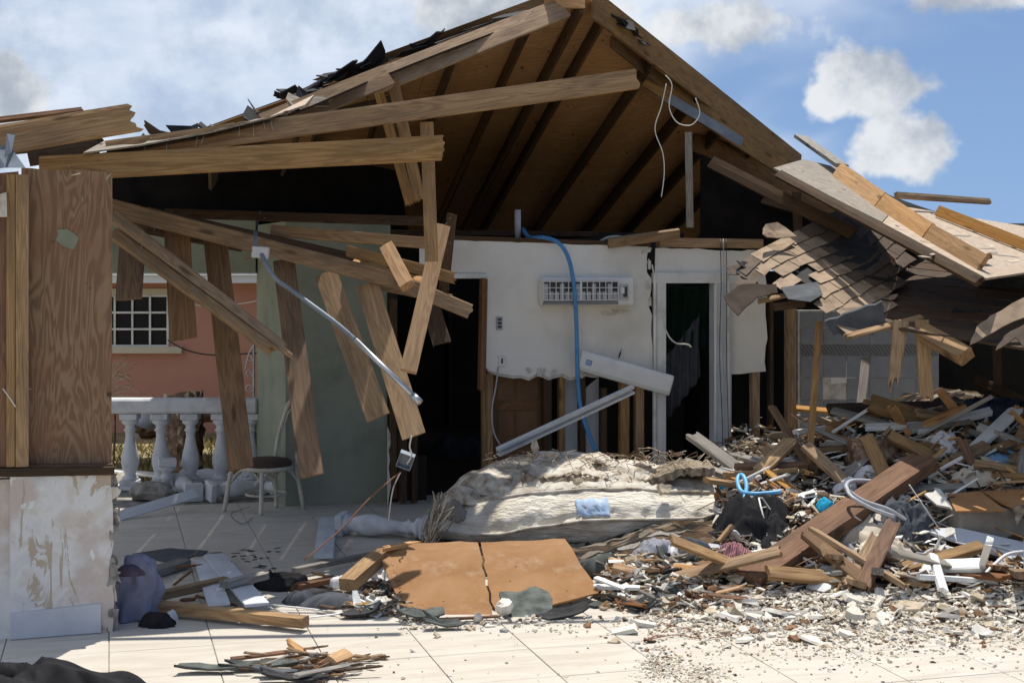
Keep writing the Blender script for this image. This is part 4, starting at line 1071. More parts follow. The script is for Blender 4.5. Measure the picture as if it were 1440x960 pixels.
    # curtains in the doorway
    for (x0, x1, y0, y1, off, m_, nm, lab) in ((938, 998, 402, 490, -.45, 'cloth_green', 'green_curtain', 'dark green curtain inside the white framed doorway'),
                                              (938, 985, 470, 560, -.40, 'cloth_char', 'grey_curtain', 'dark grey cloth slumped diagonally inside the white framed doorway')):
        vs_, fs = [], []; nx, nz = 26, 10
        for j in range(nz+1):
            for i in range(nx+1):
                u, vv = i/nx, j/nz
                p = onW(x0+(x1-x0)*u, y0+(y1-y0)*vv+(0 if nm[0] == 'g' and 'green' in nm else (u-.5)*-60), off); vs_.append(p+VD*(.03*math.sin(u*26+vv*2)+.02*noise.noise(V((u*5, vv*3, 1)))))
        for j in range(nz):
            for i in range(nx): a = j*(nx+1)+i; fs.append((a, a+1, a+nx+2, a+nx+1))
        v2, Mx = localize(vs_); o2 = mesh(nm, v2, fs, m_, None, Mx, smooth=True); tag(o2, lab, 'curtain')
        md = o2.modifiers.new('thick', 'SOLIDIFY'); md.thickness = .004
build_wall_things()

# ================================================================== CHAIR
def build_chair():
    fl, fr_, br, bl = G(315, 719), G(367, 724), G(427, 715), G(389, 713)
    t = thing('cafe_chair', (fl+fr_+br+bl)/4, 'cream rattan bistro chair with round brown seat by the green wall', 'chair')
    zs = .44; c = V(((fl.x+fr_.x+br.x+bl.x)/4, (fl.y+fr_.y+br.y+bl.y)/4, zs))
    ins = lambda p, k: V((c.x+(p.x-c.x)*k, c.y+(p.y-c.y)*k, zs-.02))
    for p in (fl, fr_):
        q = ins(p, .82); tube('leg', [V((p.x, p.y, 0)), p.lerp(q, .35)+V((0, 0, .0)), q], .021, 'rattan', t, sides=9)
    for p in (br, bl):
        q = ins(p, .78); tube('leg', [V((p.x, p.y, 0)), p.lerp(q, .45), q], .020, 'rattan', t, sides=9)
    rx, ry = .235, .225
    ringp = [V((c.x+rx*math.cos(a), c.y+ry*math.sin(a), zs-.03)) for a in [k*math.pi/8 for k in range(17)]]
    tube('seat_frame', ringp, .022, 'rattan', t, k=3, sides=8)
    v, f = lathe([(.02, -.03), (.20, -.03), (.235, -.01), (.24, .015), (.21, .045), (.12, .06), (.01, .063)], 24)
    mesh('seat', v, f, 'seat_brown', t, Matrix.Translation(c+V((0, 0, .0))) , smooth=True)
    ringp = [V((c.x+.19*math.cos(a), c.y+.18*math.sin(a), .16)) for a in [k*math.pi/8 for k in range(17)]]
    tube('stretcher', ringp, .012, 'rattan', t, k=2, sides=7)
    # arched braces between the front legs
    for p, q in ((fl, fr_), (fr_, br), (bl, fl), (br, bl)):
        a, b = ins(p, .84), ins(q, .84); a.z = b.z = .27; m = (a+b)/2; m.z = .40
        tube('brace', [a, a.lerp(m, .5)+V((0, 0, .04)), m, b.lerp(m, .5)+V((0, 0, .04)), b], .010, 'rattan', t, sides=6)
    a, b = ins(bl, .80), ins(br, .80)
    bk = ((bl+br)/2-V((c.x, c.y, 0))); bk.z = 0; bk.normalize()
    hoop = [a+V((0, 0, 0)), a+bk*.03+V((0, 0, .22)), a+bk*.08+V((.01, 0, .42)), (a+b)/2.0+bk*.11+V((-.06, 0, .58)), (a+b)/2+bk*.12+V((.03, 0, .61)), b+bk*.11+V((.02, 0, .52)), b+bk*.07+V((.05, 0, .36)), b+bk*.02+V((.02, 0, .15)), b]
    tube('backrest_hoop', hoop, .020, 'rattan', t, k=6, sides=9)
    inner = [p.lerp((a+b)/2+V((0, 0, .25))+bk*.06, .22) for p in hoop]; tube('backrest_inner', inner, .007, 'rattan', t, k=5, sides=6)
build_chair()

# ================================================================== RIGHT ROOF WRECKAGE
def build_right_roof():
    rnd = random.Random(21)
    # upper fallen panel, decking side up, with its rafters still on it
    t = thing('fallen_roof_section', W(1300, 330, 12.5), 'fallen roof panel on the right, pale plywood and orange rafters facing up', 'roof panel')
    a, b, c, d = W(1088, 236, 13.8), W(1386, 391, 11.0), W(1640, 372, 12.0), W(1600, 322, 15.0)
    m_ = W(1250, 272, 15.2); e = W(1128, 226, 14.4)
    n = (b-a).cross(d-a).normalized(); n = n if n.z > 0 else -n
    def on(px, py, lift=0.0): return onplane(px, py, a, n)+n*lift
    sh1 = [on(1088, 236), on(1240, 312), on(1262, 288), on(1180, 236), on(1130, 224)]
    slab('decking_panel', sh1, -n*.018, 'plywood_grey', t)
    slab('decking_panel', [on(1241, 313), on(1386, 391), on(1560, 366), on(1440, 318), on(1263, 289)], -n*.018, 'plywood_pale', t)
    slab('decking_panel', [on(1562, 366), on(1900, 330), on(1700, 312), on(1442, 318)], -n*.018, 'plywood_pale', t)  # out of view, added as cover to keep light off the space below
    for k in range(16):
        p0 = on(rnd.uniform(1290, 1430), rnd.uniform(325, 372), .003)
        v, f = flake_mesh(rnd.uniform(.04, .16), rnd.uniform(.01, .03), .004, rnd, 0, 8)
        mesh('delamination', v, f, 'plywood_grey' if k % 2 else 'chip_tan', t, Matrix.Translation(p0) @ n.to_track_quat('Z', 'Y').to_matrix().to_4x4() @ Matrix.Rotation(rnd.uniform(-.3, .3), 4, 'Z'))
    def raf(p, q, wpx, mm, nm='rafter', lift=.06, nr=(-.35, -.8, .5)):
        A, B = on(p[0], p[1], lift), on(q[0], q[1], lift)
        return board(nm, A, B, wpx/F*(A.y+B.y)/2, .045, mm, nrm=nr, parent=t)
    RN = (-.45, -.9, .12)
    raf((1176, 248), (1236, 291), 25, 'pine_fresh_lit', nr=RN); raf((1237, 291.7), (1303, 335), 25, 'pine_fresh_lit', nr=RN); raf((1304, 335.7), (1380, 380), 25, 'pine_fresh_lit', nr=RN)
    raf((1316, 305), (1460, 362), 16, 'pine_fresh_lit', nr=RN)
    raf((1122, 205), (1180, 247), 19, 'wood_grey', 'purlin', .10, (.2, -.5, 1))
    raf((1255, 292), (1386, 300), 8, 'pine', 'purlin', .12, (0, -1, .3))
    board('purlin', on(1366, 372, .04), on(1388, 370, .06), .05, .05, 'wood_red', parent=t)
    # curled strip of siding behind
    vs_, fs = [], []
    for i in range(25):
        u = i/24; px = 1235+u*230; py = 268+46*math.sin(min(1, u*1.25)*math.pi/2); Y = 14.8
        for dz, dy in ((0, 0), (-.16, -.02), (-.16, .0), (0, .02)): vs_.append(W(px, py, Y)+V((0, dy, dz)))
    for i in range(24):
        for k in range(4): q = (k+1) % 4; fs.append((i*4+k, i*4+q, i*4+4+q, i*4+4+k))
    v2, Mx = localize(vs_); mesh('curled_siding', v2, fs, 'wood_grey', t, Mx)
    BP('eave_rafter', (1095, 245, 13.7), (1378, 396, 10.95), 14, 'pine_dark', .05, label='dark rafter along the underside edge of the fallen roof panel', cat='rafter')
    # dark boards deep under the panel
    for k, (p, q, wp) in enumerate((((1000, 228, 14.5), (1200, 330, 13.5), 18), ((1010, 262, 15.5), (1250, 330, 14.5), 14), ((1120, 270, 15), (1122, 330, 15), 12))):
        BP('under_board', p, q, wp, 'pine_dark', .05, label=('upper dark rafter deep under the right roof slope', 'lower dark rafter deep under the right roof slope', 'short dark upright deep under the right roof slope')[k], cat='rafter')

    # lower shingled section slumped towards the viewer
    s = thing('slumped_shingle_roof', W(1150, 400, 12.5), 'slumped roof section covered in tan and brown shingles above the tiled wall', 'roof')
    SO = W(1055, 358, 12.75); SU = W(1112, 329, 13.35)-SO; SV = W(1176, 456, 11.75)-SO
    SN = SU.cross(SV).normalized(); SN = SN if SN.z > 0 else -SN
    def S(a, b, lift=0.0):
        wob_ = .03*math.sin(a*2.3+1)*math.sin(b*3.0)-.10*max(0, -a)**1.3-.05*max(0, b-.75)
        return SO+SU*a+SV*b+SN*lift+V((0, 0, wob_))
    deck = [S(.05, .02, -.03), S(2.9, .0, -.03), S(2.7, .55, -.03), S(1.5, .9, -.03), S(.9, .78, -.03), S(.25, .55, -.03)]
    slab('decking', deck, -SN*.016, 'plywood_dark', s)
    slab('underlay', [q+SN*.012 for q in deck], SN*.004, 'tarpaper', s)
    da, db = .40, .125
    for j in range(9):
        for i in range(-2, 8):
            a0 = (i+(j % 2)*.5)*da; a1 = a0+da-.015; b0 = j*db; b1 = b0+db*1.18
            am, bm_ = (a0+a1)/2, (b0+b1)/2
            if am < -.05 and (bm_ > .30 or am < -.45): continue
            if am < .25 and .48 < bm_ < .78: continue
            if am < .05 and bm_ >= .78: continue
            if bm_ > 1.08 and am > .9: continue
            if am > 1.2 and bm_ > 1.0-.13*(am-1.2): continue
            if rnd.random() < .02: continue
            tan = -.1 < am < 1.12+.12*math.sin(bm_*9)  # beyond the tan strip, shade is put into darker brown shingles
            lift = .004+.010*(bm_-j*db)/db
            rg = rnd.uniform(-.012, .012)
            pts = [S(a0, b0, .006), S(a1, b0, .006), S(a1, b1+rg, .018+rnd.uniform(0, .004)), S(am, b1+rnd.uniform(-.01, .01), .018), S(a0, b1-rg, .018+rnd.uniform(0, .004))]
            if rnd.random() < .05: pts[2] = pts[2]+SN*.04
            slab('shingle', pts, -SN*.005, 'shingle_tan' if tan else 'shingle_dark', s)
    for k in range(14):
        a_, b_ = ((rnd.uniform(.25, 1.3), rnd.uniform(1.0, 1.08)), (rnd.uniform(1.4, 2.4), rnd.uniform(.8, .95)), (rnd.uniform(-.5, -.2), rnd.uniform(.05, .3)))[k % 3]
        vv, ff = flake_mesh(rnd.uniform(.06, .14), rnd.uniform(.04, .09), .006, rnd, rnd.uniform(-.01, .03), 9)
        mesh('torn_tab', vv, ff, rnd.choice(['shingle_dark', 'tarpaper', 'shingle_tan']), s, Matrix.Translation(S(a_, b_, .0)) @ SN.to_track_quat('Z', 'Y').to_matrix().to_4x4() @ rot(rnd.uniform(-.6, .6), rnd.uniform(-.3, .3), rnd.uniform(-.3, .3)))
    # separate curled flaps and felt
    def curl_strip(name, pxs, Y, wdt, mm, lab, cat, drop=.1, par=None):
        vs_, fs = [], []; n_ = len(pxs); P = [W(*p) for p in pxs]; P = catmull(P, 8)
        for ii, p in enumerate(P):
            rag = 1+.45*noise.noise(V((ii*.23, pxs[0][0]*.37, 0)))+.12*noise.noise(V((ii*.9, pxs[0][1]*.41, 0)))
            for k in range(5):
                q = k/4*(rag if k > 2 else 1); vs_.append(p+V((.02*k, -wdt*q*.55, -wdt*q*.6-drop*q*q))+V((0, .02*noise.noise(V((ii*.35, k*.5, pxs[0][0]*.37))), .022*noise.noise(V((ii*.3, k*.5, pxs[0][1]*.41))))))
        for i in range(len(P)-1):
            for k in range(4): a_ = i*5+k; fs.append((a_, a_+1, a_+6, a_+5))
        v3, Mx3 = localize(vs_); o = mesh(name, v3, fs, mm, par, Mx3, smooth=True)
        md = o.modifiers.new('thick', 'SOLIDIFY'); md.thickness = .005
        if lab: tag(o, lab, cat)
        return o
    o = slab('curled_shingle_strip', [W(x, y, 12.0-(y-420)*.004) for x, y in J((1018, 416), (1040, 400), 4, 1)+J((1040, 400), (1092, 399), 5, 1.2)+J((1092, 399), (1094, 411), 3, 1)+J((1094, 411), (1064, 418), 4, 1)+J((1064, 418), (1040, 442), 4, 1.5)+J((1038, 443), (1018, 420), 3, 1)], V((0, .006, -.010)), 'shingle_dark')
    tag(o, 'dark strip of shingles drooping beside the white door frame', 'shingle strip')
    slab('felt_flap', [W(1098, 404, 12.15), W(1150, 396, 12.2), W(1157, 414, 12.0), W(1140, 424, 11.95), W(1108, 420, 12.0)], V((0, .006, -.006)), 'felt_grey', s)
    o = slab('felt_sheet', [W(x, y, 11.75) for x, y in J((1160, 452), (1200, 438), 4, 2)+J((1200, 438), (1240, 424), 4, 2)+J((1240, 424), (1246, 462), 4, 3)+J((1246, 464), (1200, 474), 5, 4)+J((1196, 474), (1164, 470), 4, 3)], V((0, .02, .012)), 'felt_grey')
    tag(o, 'dark grey felt sheet hanging under the slumped shingles', 'roofing felt')
    for k, (pts, m_, lab) in enumerate((([(1364, 484), (1374, 458), (1392, 444), (1440, 418), (1500, 392), (1500, 420), (1440, 446), (1398, 466)], 'shingle_tan', 'upper brown shingle strip drooping at the right edge of the roof'),
                                        ([(1400, 492), (1412, 472), (1440, 456), (1500, 430), (1500, 456), (1452, 474), (1440, 488), (1428, 474)], 'shingle_dark', 'lower ragged dark shingle strip drooping at the right edge'))):
        P = []
        for q in range(len(pts)): P += J(pts[q], pts[(q+1) % len(pts)], 3, 1.6)
        cy_ = sum(y for _, y in pts)/len(pts)
        o = slab('drooping_shingle_strip', [W(x, y, 10.9-.2*k-(y-cy_-(1440-x)*.45)*.006) for x, y in P], V((0, .004, -.008)), m_); tag(o, lab, 'shingle strip')
    flake('shingle_scrap', W(1088, 326, 12.9), .16, .11, 'shingle_tan', .012, .3, .9, .1, .04, label='loose curled shingle scrap at the top of the slumped section', cat='shingle')
    # dark decking planks continuing to the right under the panel
    dk = thing('dark_decking', W(1330, 420, 12.8), 'dark stained plank roof deck sagging beneath the fallen panel', 'roof deck')
    A0, A1 = W(1205, 452, 12.0), W(1345, 474, 11.2); B0, B1 = W(1262, 330, 14.4), W(1650, 372, 14.2)
    nn = 13
    for k in range(nn):
        f0, f1 = k/nn, (k+1)/nn-.008
        pa, pb = A0.lerp(B0, f0), A1.lerp(B1, f0); pc, pd = A1.lerp(B1, f1), A0.lerp(B0, f1)
        ext = rnd.uniform(-.05, .06); dirn = (pb-pa).normalized()
        pa, pd = pa-dirn*ext, pd-dirn*ext
        slab('plank', [pa, pb+dirn*rnd.uniform(.9, 1.4), pc+dirn*rnd.uniform(1.2, 1.5), pd], V((0, .01, -.02)), 'pine_dark', dk)
    # felt torn black patches on the deck
    for k, (px, py, sx, sy) in enumerate(((1238, 372, .28, .16), (1252, 350, .30, .14), (1228, 410, .16, .2), (1360, 448, .16, .08), (1246, 395, .18, .10), (1300, 352, .3, .1), (1420, 405, .3, .12))):
        f = (py-452)/(330-452); base = A0.lerp(B0, max(0, min(1, f))); p = W(px, py, base.y-.03)
        flake('torn_felt', p, sx, sy, 'tarpaper', .012, rnd.uniform(-.5, .5), -.9, rnd.uniform(-.2, .2), .06, parent=dk, n=13)
    # broken lumber below
    g = 'broken lumber hanging under the right roof'
    BP('splintered_batten', (1189, 474, 11.5), (1296, 446, 11.9), 10, 'pine', .03, j=(.12, 0), nrm=(0, -.6, .8), label='sunlit splintered batten sticking out left below the slumped shingles', cat='batten', group=g)
    BP('broken_joist_end', (1296, 466, 11.6), (1360, 502, 11.0), 24, 'pine', .10, nrm=(-.2, -.8, .5), label='thick joist end with sawn face jutting out under the dark deck', cat='joist', group=g)
    BP('splintered_stud', (1267, 452, 11.7), (1252, 572, 11.5), 21, 'pine', .05, j=(0, .24), label='left hanging stud tapering to a long splinter over the pile', cat='stud', group=g, taper=.6)
    BP('splintered_stud', (1296, 450, 11.6), (1304, 582, 11.5), 18, 'pine', .05, j=(0, .14), label='right hanging stud with ragged foot over the pile', cat='stud', group=g)
    BP('thin_post', (1152, 452, 12.2), (1137, 660, 12.0), 9, 'pine', .04, label='thin crooked post standing before the tiled wall', cat='post')
    BP('splinter_piece', (1168, 458, 11.9), (1196, 448, 11.8), 7, 'pine_fresh_lit', .02, j=(.04, .04), nrm=(0, -.5, 1), label='small bright splinter under the grey felt', cat='splinter')
    BP('short_batten', (1066, 424, 12.4), (1110, 414, 12.3), 9, 'pine', .03, nrm=(0, -.5, .8), label='short batten under the drooping strip beside the white door', cat='batten')
    BP('short_batten', (1088, 432, 12.2), (1132, 426, 12.2), 11, 'pine_dark', .03, label='darker short batten just below the other beside the door', cat='batten')
    BP('back_post', (1402, 480, 14.5), (1404, 600, 14.5), 10, 'pine_dark', .05, label='dark post in the black space at far right', cat='post')
    BP('shadow_beam', (1370, 533, 13.4), (1460, 575, 13.0), 14, 'pine_dark', .06, label='grey beam slanting in the dark space at far right', cat='beam')
build_right_roof()

# ================================================================== MATTRESS
def build_mattress():
    rnd = random.Random(4)
    t = thing('torn_mattress', G(820, 775), 'bent torn mattress with blue stain lying in front of the wall', 'mattress')
    #      px,  bottom, lower piping, upper piping, crest, (depth front)
    stn = [(600, 752, 750, 745, 738), (622, 758, 745, 722, 700), (660, 764, 752, 708, 668), (700, 770, 752, 700, 648), (760, 776, 741, 693, 640),
           (830, 780, 732, 688, 640), (890, 778, 731, 688, 652), (950, 770, 730, 692, 662), (990, 755, 729, 692, 664), (1012, 738, 722, 694, 672)]
    def at(px, k):
        for i in range(len(stn)-1):
            if stn[i][0] <= px <= stn[i+1][0]:
                f = (px-stn[i][0])/(stn[i+1][0]-stn[i][0]); f = f*f*(3-2*f)*.5+f*.5
                return stn[i][k]*(1-f)+stn[i+1][k]*f
        return stn[-1][k]
    NX = 110
    def Yf(px): return 11.25+.25*((px-800)/210)**2*.6
    def prof(px):
        y0 = Yf(px)
        b, l, u, c = (at(px, k) for k in (1, 2, 3, 4))
        return [W(px, b, y0+.22), W(px, (b+l)/2+4, y0+.08), W(px, l, y0+.02), W(px, l-2, y0+.06), W(px, (l+u)/2, y0+.13), W(px, u+2, y0+.30), W(px, u, y0+.34)]
    def wrinkle(p, out=0.0):
        q = V((p.x*5, p.z*16, 1)); wr = 1-2*abs(noise.noise(V((p.x*3+noise.noise(q)*1.2, p.z*13-p.x*3.0, 0))))
        d = .020*wr+.016*noise.noise(V((p.x*9, p.z*22, 5)))+.03*noise.noise(V((p.x*2, p.z*4, 9)))+out
        return p+V((0, -d, d*.2))
    vs_, fs = [], []; sub = 5; rows = 6*sub+1
    for i in range(NX+1):
        px = 600+412*i/NX; P = catmull(prof(px), sub)
        for j, p in enumerate(P):
            u = j/(rows-1)
            vs_.append(wrinkle(p))
    for i in range(NX):
        for j in range(rows-1): a = i*rows+j; fs.append((a, a+1, a+rows+1, a+rows))
    # close the back
    v2, Mx = localize(vs_); o = mesh('side_panel', v2, fs, 'mattress', t, Mx, smooth=True)
    md = o.modifiers.new('thick', 'SOLIDIFY'); md.thickness = .02; md.offset = -1
    for k, r in ((2, .013), (3, .014)):
        tube('piping', [W(px, at(px, k)-.5, Yf(px)+(.0 if k == 2 else .30)) for px in range(606 if k == 3 else 660, 1012, 14)], r, 'tarp_white', t, k=2, sides=6)
    # top: torn cover sinking to the back
    vs_, fs = [], []; NY = 34; NX2 = 90
    for i in range(NX2+1):
        px = 606+402*i/NX2; u, c = at(px, 3), at(px, 4); y0 = Yf(px)+.32
        yc = y0+.75
        for j in range(NY+1):
            f = j/NY
            g = f/.7
            if g <= 1:
                py = u+(c-u)*(g**.75); p = W(px, py, y0+(yc-y0)*g)
            else:
                p = W(px, c, yc)+V((0, (g-1)*1.3, -(g-1)**1.2*1.3))
            am = min(1, g*3)
            rid = 1-2.2*abs(noise.noise(V((p.x*3.2, p.y*4.5, 2))))
            rid2 = 1-2*abs(noise.noise(V((p.x*8, p.y*9, 7))))
            p = p+V((0, 0, am*(.035*rid+.012*rid2+.005*noise.noise(V((p.x*22, p.y*22, 3))))))
            p.z = max(p.z, .02); vs_.append(p)
    for i in range(NX2):
        for j in range(NY): a = i*(NY+1)+j; fs.append((a, a+NY+1, a+NY+2, a+1))
    v2, Mx = localize(vs_); o = mesh('torn_cover', v2, fs, 'tarp_white', t, Mx, smooth=True)
    md = o.modifiers.new('thick', 'SOLIDIFY'); md.thickness = .012; md.offset = -1
    # exposed padding layers: ragged slabs along the upper edge
    def ragged(name, a, b, h0, h1, Ya, Yb, dep, m_, n=34, amp=3.0):
        top, vs_, fs = [], [], []
        for i in range(n+1):
            u = i/n; px = a[0]+(b[0]-a[0])*u; py = a[1]+(b[1]-a[1])*u+4*math.sin(u*7)+rnd.uniform(-1, 1)*amp*.5
            h_ = h0+(h1-h0)*u+rnd.uniform(-1, 1)*amp*.5; Y = Ya+(Yb-Ya)*u+rnd.uniform(-.03, .03)
            for (dy, pp) in ((0, py), (.0, py+h_), (dep, py+h_+2), (dep, py-2+rnd.uniform(-2, 2))):
                p = W(px, pp, Y); p.y += dy; vs_.append(p+V((0, rnd.uniform(-.02, .02) if dy == 0 else 0, .0)))
        for i in range(n):
            for k in range(4): q = (k+1) % 4; fs.append((i*4+k, i*4+q, i*4+4+q, i*4+4+k))
        fs += [(0, 1, 2, 3), (n*4, n*4+1, n*4+2, n*4+3)]
        v3, M3 = localize(vs_); return mesh(name, v3, fs, m_, t, M3)
    ragged('padding_layer', (735, 666), (860, 672), 10, 9, 11.72, 11.72, .5, 'foam')
    ragged('padding_layer', (872, 676), (1006, 656), 12, 11, 11.72, 11.75, .45, 'foam')
    ragged('padding_layer', (700, 690), (880, 686), 5, 5, 11.62, 11.6, .3, 'cloth_beige')
    def crumple(px, py, Y, rx, ry, hg, m_, seed, fq=9.0):
        c = W(px, py, Y); hg *= .72; vs_, fs = [], []; R_, S_ = 20, 60
        for i in range(R_+1):
            r = i/R_
            for q in range(S_):
                th = 2*math.pi*q/S_; wv = 1+.4*noise.noise(V((math.cos(th)*1.7, math.sin(th)*1.7, seed*2.1)))+.25*noise.noise(V((math.cos(th)*4.5, math.sin(th)*4.5, seed)))
                x, y = rx*r*wv*math.cos(th), ry*r*wv*math.sin(th)
                n1 = V((x*fq+seed, y*fq*.8, seed*1.3)); n1 = n1+V((noise.noise(n1*.5)*2, noise.noise(n1*.5+V((5, 0, 0)))*2, 0))
                z = hg*(1-r**2.5)*(.7+.8*noise.noise(V((x*4, y*4, seed))))+.28*hg*(1-2.4*abs(noise.noise(n1)))+.14*hg*(1-2.2*abs(noise.noise(n1*2.3)))-(.05*r**3)+y*.25
                vs_.append(V((x, y, z)))
        for i in range(R_):
            for q in range(S_): w_ = (q+1) % S_; fs.append((i*S_+q, i*S_+w_, (i+1)*S_+w_, (i+1)*S_+q))
        o = mesh('crumpled_sheet', vs_, fs, m_, t, Matrix.Translation(c), smooth=True); md = o.modifiers.new('t', 'SOLIDIFY'); md.thickness = .008
    for a_ in ((705, 672, 11.9, .30, .24, .10, 'tarp_white', 1, 4.0), (790, 660, 12.0, .26, .18, .09, 'cloth_beige', 2, 5.0), (880, 662, 11.95, .30, .18, .07, 'tarp_white', 3, 5.0),
               (655, 694, 11.7, .16, .16, .08, 'tarp_white', 6, 5.0), (815, 674, 11.72, .22, .10, .05, 'foam', 8), (640, 715, 11.55, .10, .14, .08, 'sofa_grey', 9)):
        crumple(*a_)
    # loose fluff, straw fibre at the left end
    for k in range(150):
        px, py = rnd.uniform(742, 800), rnd.uniform(612, 668) if k < 30 else rnd.uniform(650, 672)
        p = W(rnd.uniform(690, 990), rnd.uniform(646, 668), rnd.uniform(11.7, 12.2)); p.z += .04
        tube('straw', [p, p+V((rnd.uniform(-.06, .06), rnd.uniform(-.05, .05), rnd.uniform(.0, .06))), p+V((rnd.uniform(-.14, .14), rnd.uniform(-.1, .1), rnd.uniform(-.03, .07)))], .0035, 'chip_tan' if k % 2 else 'bark', t, k=2, sides=4)
    for k in range(46):
        p = W(rnd.uniform(608, 640), rnd.uniform(690, 735), rnd.uniform(11.1, 11.3)); e = W(rnd.uniform(592, 612), rnd.uniform(745, 775), rnd.uniform(10.9, 11.1))
        tube('fringe', [p, p.lerp(e, .5)+V((rnd.uniform(-.05, .05), 0, .03)), e], .005, 'chip_tan' if k % 3 else 'foam', t, k=3, sides=4)
    for k, (px, py, rx, ry) in enumerate(((752, 628, .035, .07), (738, 644, .06, .03), (776, 638, .06, .03), (905, 652, .09, .03), (845, 648, .07, .03))):
        c = W(px, py, 12.0); v, f = lathe([(.02, -1), (.7, -.7), (1, -.1), (.8, .6), (.3, 1), (.02, 1.05)], 14)
        v = [V((p.x*rx, p.y*rx*.8, p.z*ry*.8))*(1+.55*noise.noise(V((p.x*3+k, p.y*3, p.z*3)))+.25*noise.noise(V((p.x*9+k, p.y*9, p.z*9)))) for p in v]
        mesh('wadding', v, f, 'tarp_white' if k % 3 else 'cloth_beige', t, Matrix.Translation(c), smooth=False)
    # blue stained patch
    vs_, fs = [], []
    for j in range(7):
        for i in range(13):
            px, py = 808+46*i/12+3*noise.noise(V((i*.4, j*.9, 0)))+j*.8, 702+24*j/6+(4*noise.noise(V((i*.5, j*.3, 4))))-i*.15
            P_ = catmull(prof(px), 5); f_ = min(range(12, len(P_)), key=lambda n_: abs(HY-(P_[n_].z-H)/P_[n_].y*F-py))
            p_ = P_[f_]; vs_.append(wrinkle(W(px, py, p_.y), .012))
    for j in range(6):
        for i in range(12): a = j*13+i; fs.append((a, a+1, a+14, a+13))
    v2, Mx = localize(vs_); o = mesh('blue_patch', v2, fs, 'stain_blue', t, Mx, smooth=True); md = o.modifiers.new('thick', 'SOLIDIFY'); md.thickness = .004
    flake('wood_scrap', W(935, 687, 11.45), .07, .05, 'chip_tan', .04, .3, .9, .2, .02, label='small tan scrap stuck in the torn mattress edge', cat='scrap')
build_mattress()

# ================================================================== BOARD SHEETS IN FRONT
def build_sheets():
    t = thing('brown_hardboard', G(670, 860), 'big tan hardboard sheet cracked in two lying in front of the mattress', 'hardboard')
    def at(px, py):
        f = (865-py)/(865-757); Y = 9.28+1.02*f; return W(px, py, Y)
    cr = J((672, 762), (694, 866), 9, 2)
    L = J((529, 771), (590, 763), 5, 1.2)+J((590, 763), (672, 761), 6, 1.2)+cr+[(692, 864)]+J((692, 864), (574, 869), 7, 1.5)+J((574, 869), (545, 810), 4, .8)
    R = J((676, 762), (794, 757), 7, 1)+J((794, 757), (842, 832), 6, 1.6)+J((842, 833), (768, 852), 5, 1)+J((768, 852), (697, 866), 4, 1)+[(x+3.2, y) for x, y in reversed(cr)][:-1]
    for pts, nm in ((L, 'left_half'), (R, 'right_half')):
        slab('panel_half', [at(*p) for p in pts], V((0, .012, -.014)), 'hardboard', t)
    rnd = random.Random(6)
    for k in range(36):
        px, py = (rnd.uniform(540, 690), rnd.uniform(775, 862)) if k % 2 else (rnd.uniform(690, 825), rnd.uniform(762, 845))
        if k > 8: px = 545+rnd.uniform(-3, 3)+(py-775)*.34
        p = at(px, py)+V((0, -.004, .003)); v, f = flake_mesh(rnd.uniform(.005, .013), rnd.uniform(.004, .01), .003, rnd, 0, 6); mesh('tear_mark', v, f, 'chip_brown', t, Matrix.Translation(p) @ rot(rnd.uniform(0, 3), -.28, 0))
    # shingle and stone on it
    tag(slab('grey_shingle', [W(x, y, 9.28+(865-y)*.00944-.035) for x, y in J((702, 832), (722, 831), 3, 1.5)+J((722, 831), (738, 833), 3, 1)+J((740, 828), (752, 823), 3, 1.5)+J((753, 823), (766, 829), 3, 1.5)+J((766, 829), (778, 840), 4, 1.5)+J((777, 842), (779, 866), 5, 1.5)+J((776, 868), (722, 868), 9, 1.5)+J((716, 866), (702, 836), 5, 1.5)], V((0, .004, -.012)), 'shingle_green'), 'grey-green shingle fragment lying on the right half of the hardboard', 'shingle')
    def stone(px, py, r, lab, m_='chip_white'):
        p = G(px, py, .03) if py > 860 else W(px, py, 9.25)
        vs_, fs = lathe([(.35, -.8), (.9, -.6), (1, .0), (.85, .6), (.4, .85)], 7)
        vs_ = [V((q.x*r, q.y*r, q.z*r*.85))*(1+.35*noise.noise(q*1.3+V((px, py, 0)))) for q in vs_]
        tag(mesh('plaster_block', vs_, fs, m_, None, Matrix.Translation(p) @ rot(px, .3, .2)), lab, 'block')
    stone(709, 853, .062, 'white plaster block resting on the lower edge of the hardboard')
    stone(672, 868, .032, 'small white plaster lump touching the front edge of the hardboard')
build_sheets()

# ================================================================== DEBRIS HEAP
def build_mound():
    vs_, fs = [], []; nx, ny = 120, 110
    for j in range(ny+1):
        for i in range(nx+1):
            x = -1.4+8.2*i/nx; y = 8.9+5.6*j/ny; h = mound(x, y)
            z = h-.05 if h < .02 else h+.05*noise.noise(V((x*9, y*9, 1)))*min(1, h*5)-.015
            vs_.append(V((x, y, z)))
    for j in range(ny):
        for i in range(nx): a = j*(nx+1)+i; fs.append((a, a+1, a+nx+2, a+nx+1))
    o = mesh('debris_mound', vs_, fs, 'debris_mass'); tag(o, 'packed mass of debris under the loose pieces of the heap', 'debris', kind='stuff')
build_mound()

def seat_board(px, py, L, w_, t_, m_, yaw, pitch, rnd, lift=.0, **k):
    p = M(px, py); z = mound(p.x, p.y)+lift+t_*.5
    d = V((math.cos(yaw)*math.cos(pitch), math.sin(yaw)*math.cos(pitch), math.sin(pitch)))
    c = V((p.x, p.y, z+abs(math.sin(pitch))*L*.32))
    n = V((rnd.uniform(-.5, .5), rnd.uniform(-.7, .2), 1))
    return board(k.pop('name'), c-d*L/2, c+d*L/2, w_, t_, m_, nrm=n, **k)

